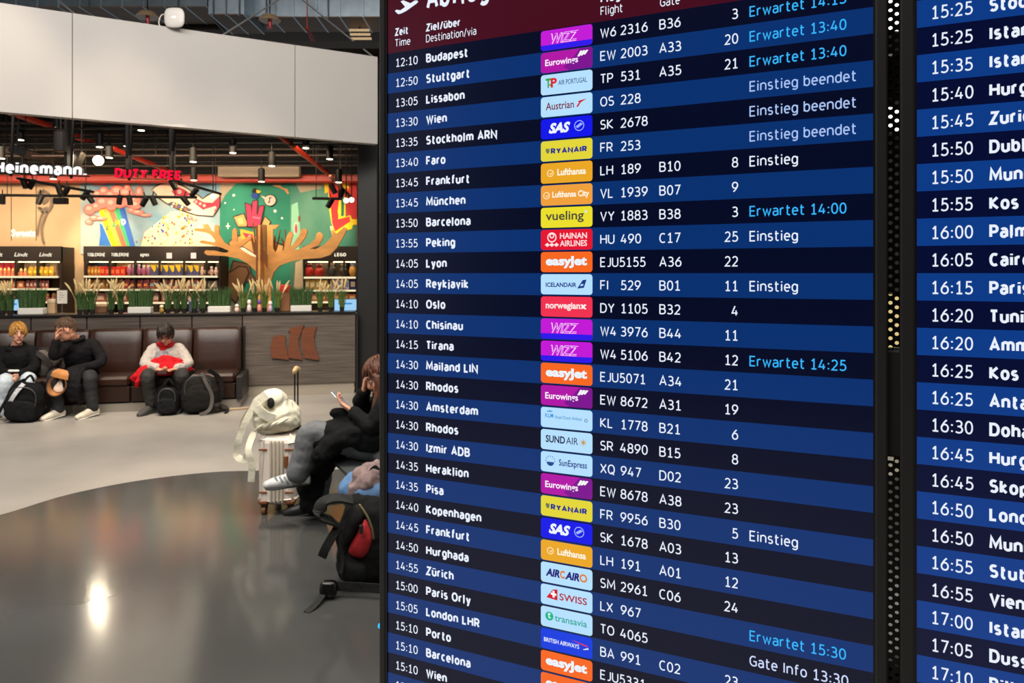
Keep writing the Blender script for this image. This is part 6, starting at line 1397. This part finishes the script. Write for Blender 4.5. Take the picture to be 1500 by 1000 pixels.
c = Pk(246.5, 590, 1.06); c.z = .185
pack('small black backpack on the floor between the knees of the woman in the cardigan', c, up_ax(.03), (.125, .09, .185), BK, BK2, seed=8, tap=.3)
c = Pk(293, 580, 1.02); c.z = .265
t = pack('large charcoal backpack leaning upright to the right of the woman in the cardigan', c, up_ax(-.02), (.2, .14, .265), cloth('#191714'), cloth('#121110'), seed=12, tap=.34)
m = MB(); m.ribbon([c+V(.06, -.1, .22), c+V(.13, -.13, .1), c+V(.19, -.12, -.05), c+V(.17, -.14, -.2), c+V(.08, -.2, -.25)], .04, V(0, -1, 0), .01); m.build('side_strap', mat('#4a453f', .7), t)
m = MB(); m.ell(c+V(-.15, -.1, -.04), (.02, .015, .035)); m.ell(c+V(-.14, -.11, .02), (.018, .015, .018)); m.build('charm', mat('#b3aca2', .6), t, True)
m = MB(); hb = Pk(325, 603, 1.0); m.tube([V(c.x+.16, c.y-.05, .09), V(hb.x-.03, hb.y, .07), V(hb.x+.08, hb.y-.02, .03)], [(.04, .09), (.035, .07), (.02, .03)], 12, side=V(0, 0, 1)); fuse(m, .01, 3, .008, 12, 3).build('hip_belt', cloth('#2c2926'), t, True)
m = MB(); m.ribbon([V(hb.x+.06, hb.y-.02, .04), V(hb.x+.1, hb.y-.08, .02), V(hb.x+.09, hb.y-.15, .008)], .025, V(0, 0, 1), .006); m.build('belt_end', BK, t)
a, b = Pk(308, 609, 1.02), Pk(367, 604.5, .88); a.z = b.z = .014
m = MB(); m.tube([a, b], [.011, .009], 8, n=1); tag(m.build('walking_stick', mat('#b3946e', .5)), 'pale wooden stick lying on the floor by the end of the bench', 'stick')

# cream suitcase with brown trim, extendable handle and a cream backpack on top
c0 = G(408, 752); sy = c0.y+.12; hw = .122; sx = c0.x
t = thing('suitcase', 'cream hard-shell suitcase with brown trim and a long extended handle', 'suitcase', V(sx, sy, 0), .0)
IV = mat('#e8dccf', .35, 0, 8, .05); TAN = mat('#7c4722', .5); z0, z1 = .075, .535
m = MB(); m.box((sx-hw, sy-.17, z0), (sx+hw, sy+.2, z1), 0, .03); o = m.build('shell', IV, t); o.modifiers.new('b', 'BEVEL').width = .012
for k in range(4):
    x = sx-.036+k*.026; m = MB(); m.tube([V(x, sy-.172, z0+.02), V(x, sy-.176, (z0+z1)/2), V(x, sy-.172, z1-.03)], [.009]*3, 8); m.build('rib', mat('#c2b6a2', .4), t, True)
for zz in (z1-.085, z0+.085):
    for a_, b_ in ((-.118, -.062), (.058, .118)):
        m = MB(); m.box((sx+a_, sy-.176, zz-.007), (sx+b_, sy-.169, zz+.007), 0, .002); m.build('trim_band', TAN, t)
m = MB(); m.box((sx+.055, sy-.182, .33), (sx+.082, sy-.169, .41), 0, .004); m.build('leather_tab', TAN, t)
for q in (-1, 1):
    m = MB(); m.box((sx+q*.09-.034, sy-.176, z0-.003), (sx+q*.09+.034, sy-.12, z0+.035), 0, .012); m.build('corner_guard', TAN, t)
    for yy in (-.14, .16):
        m = MB(); m.lathe((sx+q*.09-.014, sy+yy, .031), [(.012, 0), (.031, .002), (.031, .026), (.012, .028)], 16, 0, Matrix.Rotation(PI/2, 3, 'Y')); w_ = m.build('wheel', mat('#2a1d17', .5) if q > 0 else TAN, t)
        m = MB(); m.box((sx+q*.09-.02, sy+yy-.018, .045), (sx+q*.09+.02, sy+yy+.018, z0), 0, .004); m.build('wheel_fork', mat('#2a211c', .4), w_)
hz = P(433, 543, sy+.1).z; hx = P(434, 0, sy+.1).x
for dx in (-.011, .011):
    m = MB(); m.tube([V(hx+dx, sy+.1, z1-.02), V(hx+dx, sy+.1, hz)], [.0055, .0055], 8, n=1); m.build('handle_pole', mat('#14110f', .35, .4), t)
m = MB(); m.tube([V(hx, sy+.05, hz), V(hx, sy+.1, hz+.012), V(hx, sy+.16, hz)], [(.02, .014), (.024, .016), (.02, .014)], 12); m.build('handle_grip', mat('#cda978', .5), t, True)
m = MB(); m.box((hx-.03, sy+.075, z1-.01), (hx+.03, sy+.125, z1+.03), 0, .006); m.build('handle_socket', mat('#191512', .4), t)
CRM = mat('#dcd6bf', .8, 0, 14, .14, .4); cB = V(P(404, 0, sy).x, sy+.0, .66)
t = thing('backpack', 'cream cloth backpack slumped on top of the suitcase, straps hanging down', 'bag', V(cB.x, cB.y, z1))
m = MB(); rbox(m, cB, (V(.97, 0, .22), V(0, 1, 0), V(-.22, 0, .97)), (.155, .14, .13), .7, .25); m.ell(cB+V(-.005, -.03, .1), (.09, .1, .08)); m.ell(cB+V(.09, -.02, -.03), (.09, .12, .07)); m.ell(cB+V(-.09, -.04, .04), (.06, .09, .07))
fuse(m, .01, 3, .016, 10, 5).build('pack_body', CRM, t, True)
m = MB(); m.ribbon([cB+V(-.02, -.14, .16), cB+V(-.08, -.17, .1), cB+V(-.02, -.18, .03), cB+V(.05, -.17, .0)], .06, V(0, -1, 0), .012); m.build('top_flap', CRM, t)
m = MB(); m.ell(cB+V(.005, -.125, .1), (.026, .02, .038)); m.build('opening', mat('#0c0b0a', .8), t, True)
m = MB(); m.ribbon([cB+V(-.1, -.1, .1), cB+V(-.15, -.14, .0), cB+V(-.2, -.16, -.14), cB+V(-.215, -.16, -.25), cB+V(-.16, -.17, -.275), cB+V(-.125, -.17, -.22)], .045, V(.3, -1, .2), .008, n=8); m.build('shoulder_strap', CRM, t)
m = MB(); m.ribbon([cB+V(-.11, -.12, -.1), cB+V(-.125, -.19, -.2), cB+V(-.1, -.2, -.3), cB+V(-.105, -.195, -.42)], .045, V(0, -1, 0), .01, n=8); m.build('shoulder_strap', CRM, t)
m = MB(); m.ribbon([cB+V(-.13, -.1, .08), cB+V(-.19, -.1, -.02), cB+V(-.21, -.1, -.1)], .03, V(.3, -1, .1), .006); m.build('side_strap', mat('#b3ab92', .8), t)
for q in range(4):
    m = MB(); a_ = cB+V(-.06+.05*q, -.135-.01*q, -.06+.012*q); m.tube([a_+V(-.05, .02, -.035), a_+V(0, -.015, 0), a_+V(.05, 0, .03)], [.006, .013, .006], 8); m.build('fold', CRM, t, True)

# black hiking backpack with red pocket in the foreground
YB = 3.98; q1, q2 = P(468, 876, YB), P(556, 728, YB)
hc_ = V((P(506, 0, YB).x+P(556, 0, YB).x)/2+.02, YB+.05, .28); R_ = Matrix.Rotation(.12, 3, 'Y') @ Matrix.Rotation(-.25, 3, 'Z')
AX = (R_ @ V(1, 0, 0), R_ @ V(0, 1, 0), R_ @ V(0, 0, 1)); BKP = cloth('#141413'); 
t = thing('hiking_backpack', 'black hiking backpack with a red front pocket on the floor beside the departure display', 'bag', V(hc_.x, hc_.y, 0))
m = MB(); rbox(m, hc_, AX, (.145, .12, .28), .6, .28); m.ell(hc_-AX[2]*.2+AX[0]*.0, (.15, .13, .09)); fuse(m, .01, 3, .008, 10, 2).build('pack_body', BKP, t, True)
F3 = lambda a, b, d=0: P(455+a*.24, 650+b*.24, YB-.08-d)
def pane(name, pts, m_, d0, th, n=0):
    m = MB(); c_ = sum(pts, V(0, 0, 0))/len(pts); N = len(pts); vs = [p_ for p_ in pts]+[c_.lerp(p_, .7)+V(0, -th, 0) for p_ in pts]+[c_+V(0, -th*1.3, 0)]+[p_+V(0, .06, 0) for p_ in pts]
    fs = []
    for i in range(N): j = (i+1) % N; fs += [(i, j, N+j, N+i), (N+i, N+j, 2*N), (2*N+1+i, 2*N+1+j, j, i)]
    fs.append(tuple(range(2*N+1, 3*N+1))[::-1]); m.add(vs, fs); o = m.build(name, m_, t, True); s_ = o.modifiers.new('s', 'SUBSURF'); s_.levels = s_.render_levels = 2; return o
pane('red_pocket', [F3(322, 452), F3(345, 470), F3(380, 560), F3(378, 600), F3(340, 715), F3(260, 700), F3(212, 670), F3(250, 590), F3(295, 520)], mat('#a81a1f', .7, 0, 20, .2, .2), 0, .03)
pane('side_panel', [F3(255, 370), F3(300, 365), F3(335, 420), F3(325, 450), F3(270, 560), F3(205, 665), F3(180, 600), F3(195, 500)], cloth('#1c1c1b'), 0, .035)
pane('lower_pocket', [F3(185, 672), F3(260, 705), F3(345, 722), F3(352, 800), F3(330, 870), F3(200, 870), F3(170, 780)], cloth('#161615'), 0, .04)
m = MB(); m.tube([F3(300, 372, .04), F3(345, 440, .05), F3(375, 520, .05), F3(384, 575, .04)], [.006]*4, 6); m.build('zip', mat('#8a7a58', .4, .5), t, True)
for a_ in (312, 322): m = MB(); m.tube([F3(a_-8, 500, .06), F3(a_-8, 545, .06)], [.007, .005], 6, n=1); m.build('zip_pull', mat('#2a2722', .5), t)
m = MB(); m.ribbon([F3(255, 345, .0), F3(160, 330, .03), F3(85, 350, .05), F3(55, 400, .06), F3(60, 440, .05), F3(130, 470, .03), F3(170, 500, .0)], .065, V(.3, -.3, 1), .012, n=8); m.build('shoulder_strap', cloth('#2a2a28'), t)
m = MB(); m.ribbon([F3(165, 515, .02), F3(130, 570, .06), F3(90, 640, .08), F3(70, 690, .08)], .045, V(-.2, -1, 0), .012); m.build('shoulder_strap', BKP, t)
m = MB(); m.ribbon([F3(175, 480, .02), F3(165, 580, .04), F3(195, 700, .04), F3(185, 790, .05)], .02, V(-.2, -1, 0), .008); m.build('compression_strap', cloth('#2a2a28'), t)
m = MB(); z_ = .035; pA, pB_, pC = G(530, 880), G(490, 878), G(470, 888); m.ribbon([V(pA.x+.12, pA.y, .06), V(pA.x, pA.y+.02, .06), V(pB_.x, pB_.y+.02, .06)], .045, V(0, -1, .1), .01); m.build('hip_belt', cloth('#1d1d1c'), t)
m = MB(); m.ell(V(pB_.x-.03, pB_.y, .055), (.045, .03, .042), 0, None, 14, 10, .6); m.build('belt_buckle', mat('#0c0c0c', .25), t, True)
m = MB(); m.ribbon([V(pB_.x-.05, pB_.y, .04), V(pC.x-.02, pC.y-.02, .02), V(pC.x-.05, pC.y-.08, .006)], .035, V(0, -.3, 1), .006); m.build('belt_end', cloth('#2a2a28'), t)
m = MB(); m.ribbon([hc_+AX[2]*.27-AX[0]*.04, hc_+AX[2]*.33, hc_+AX[2]*.27+AX[0]*.05], .025, V(0, 1, 0), .008); m.build('top_handle', cloth('#222220'), t)
# grey bag half hidden behind it
c = P(570, 800, 4.2); c.z = .2
pack('grey and black bag wedged between the hiking backpack and the departure display', c, up_ax(0), (.13, .1, .2), mat('#8a8a92', .8, 0, 12, .3, .3), BK2, seed=21, zips=False)
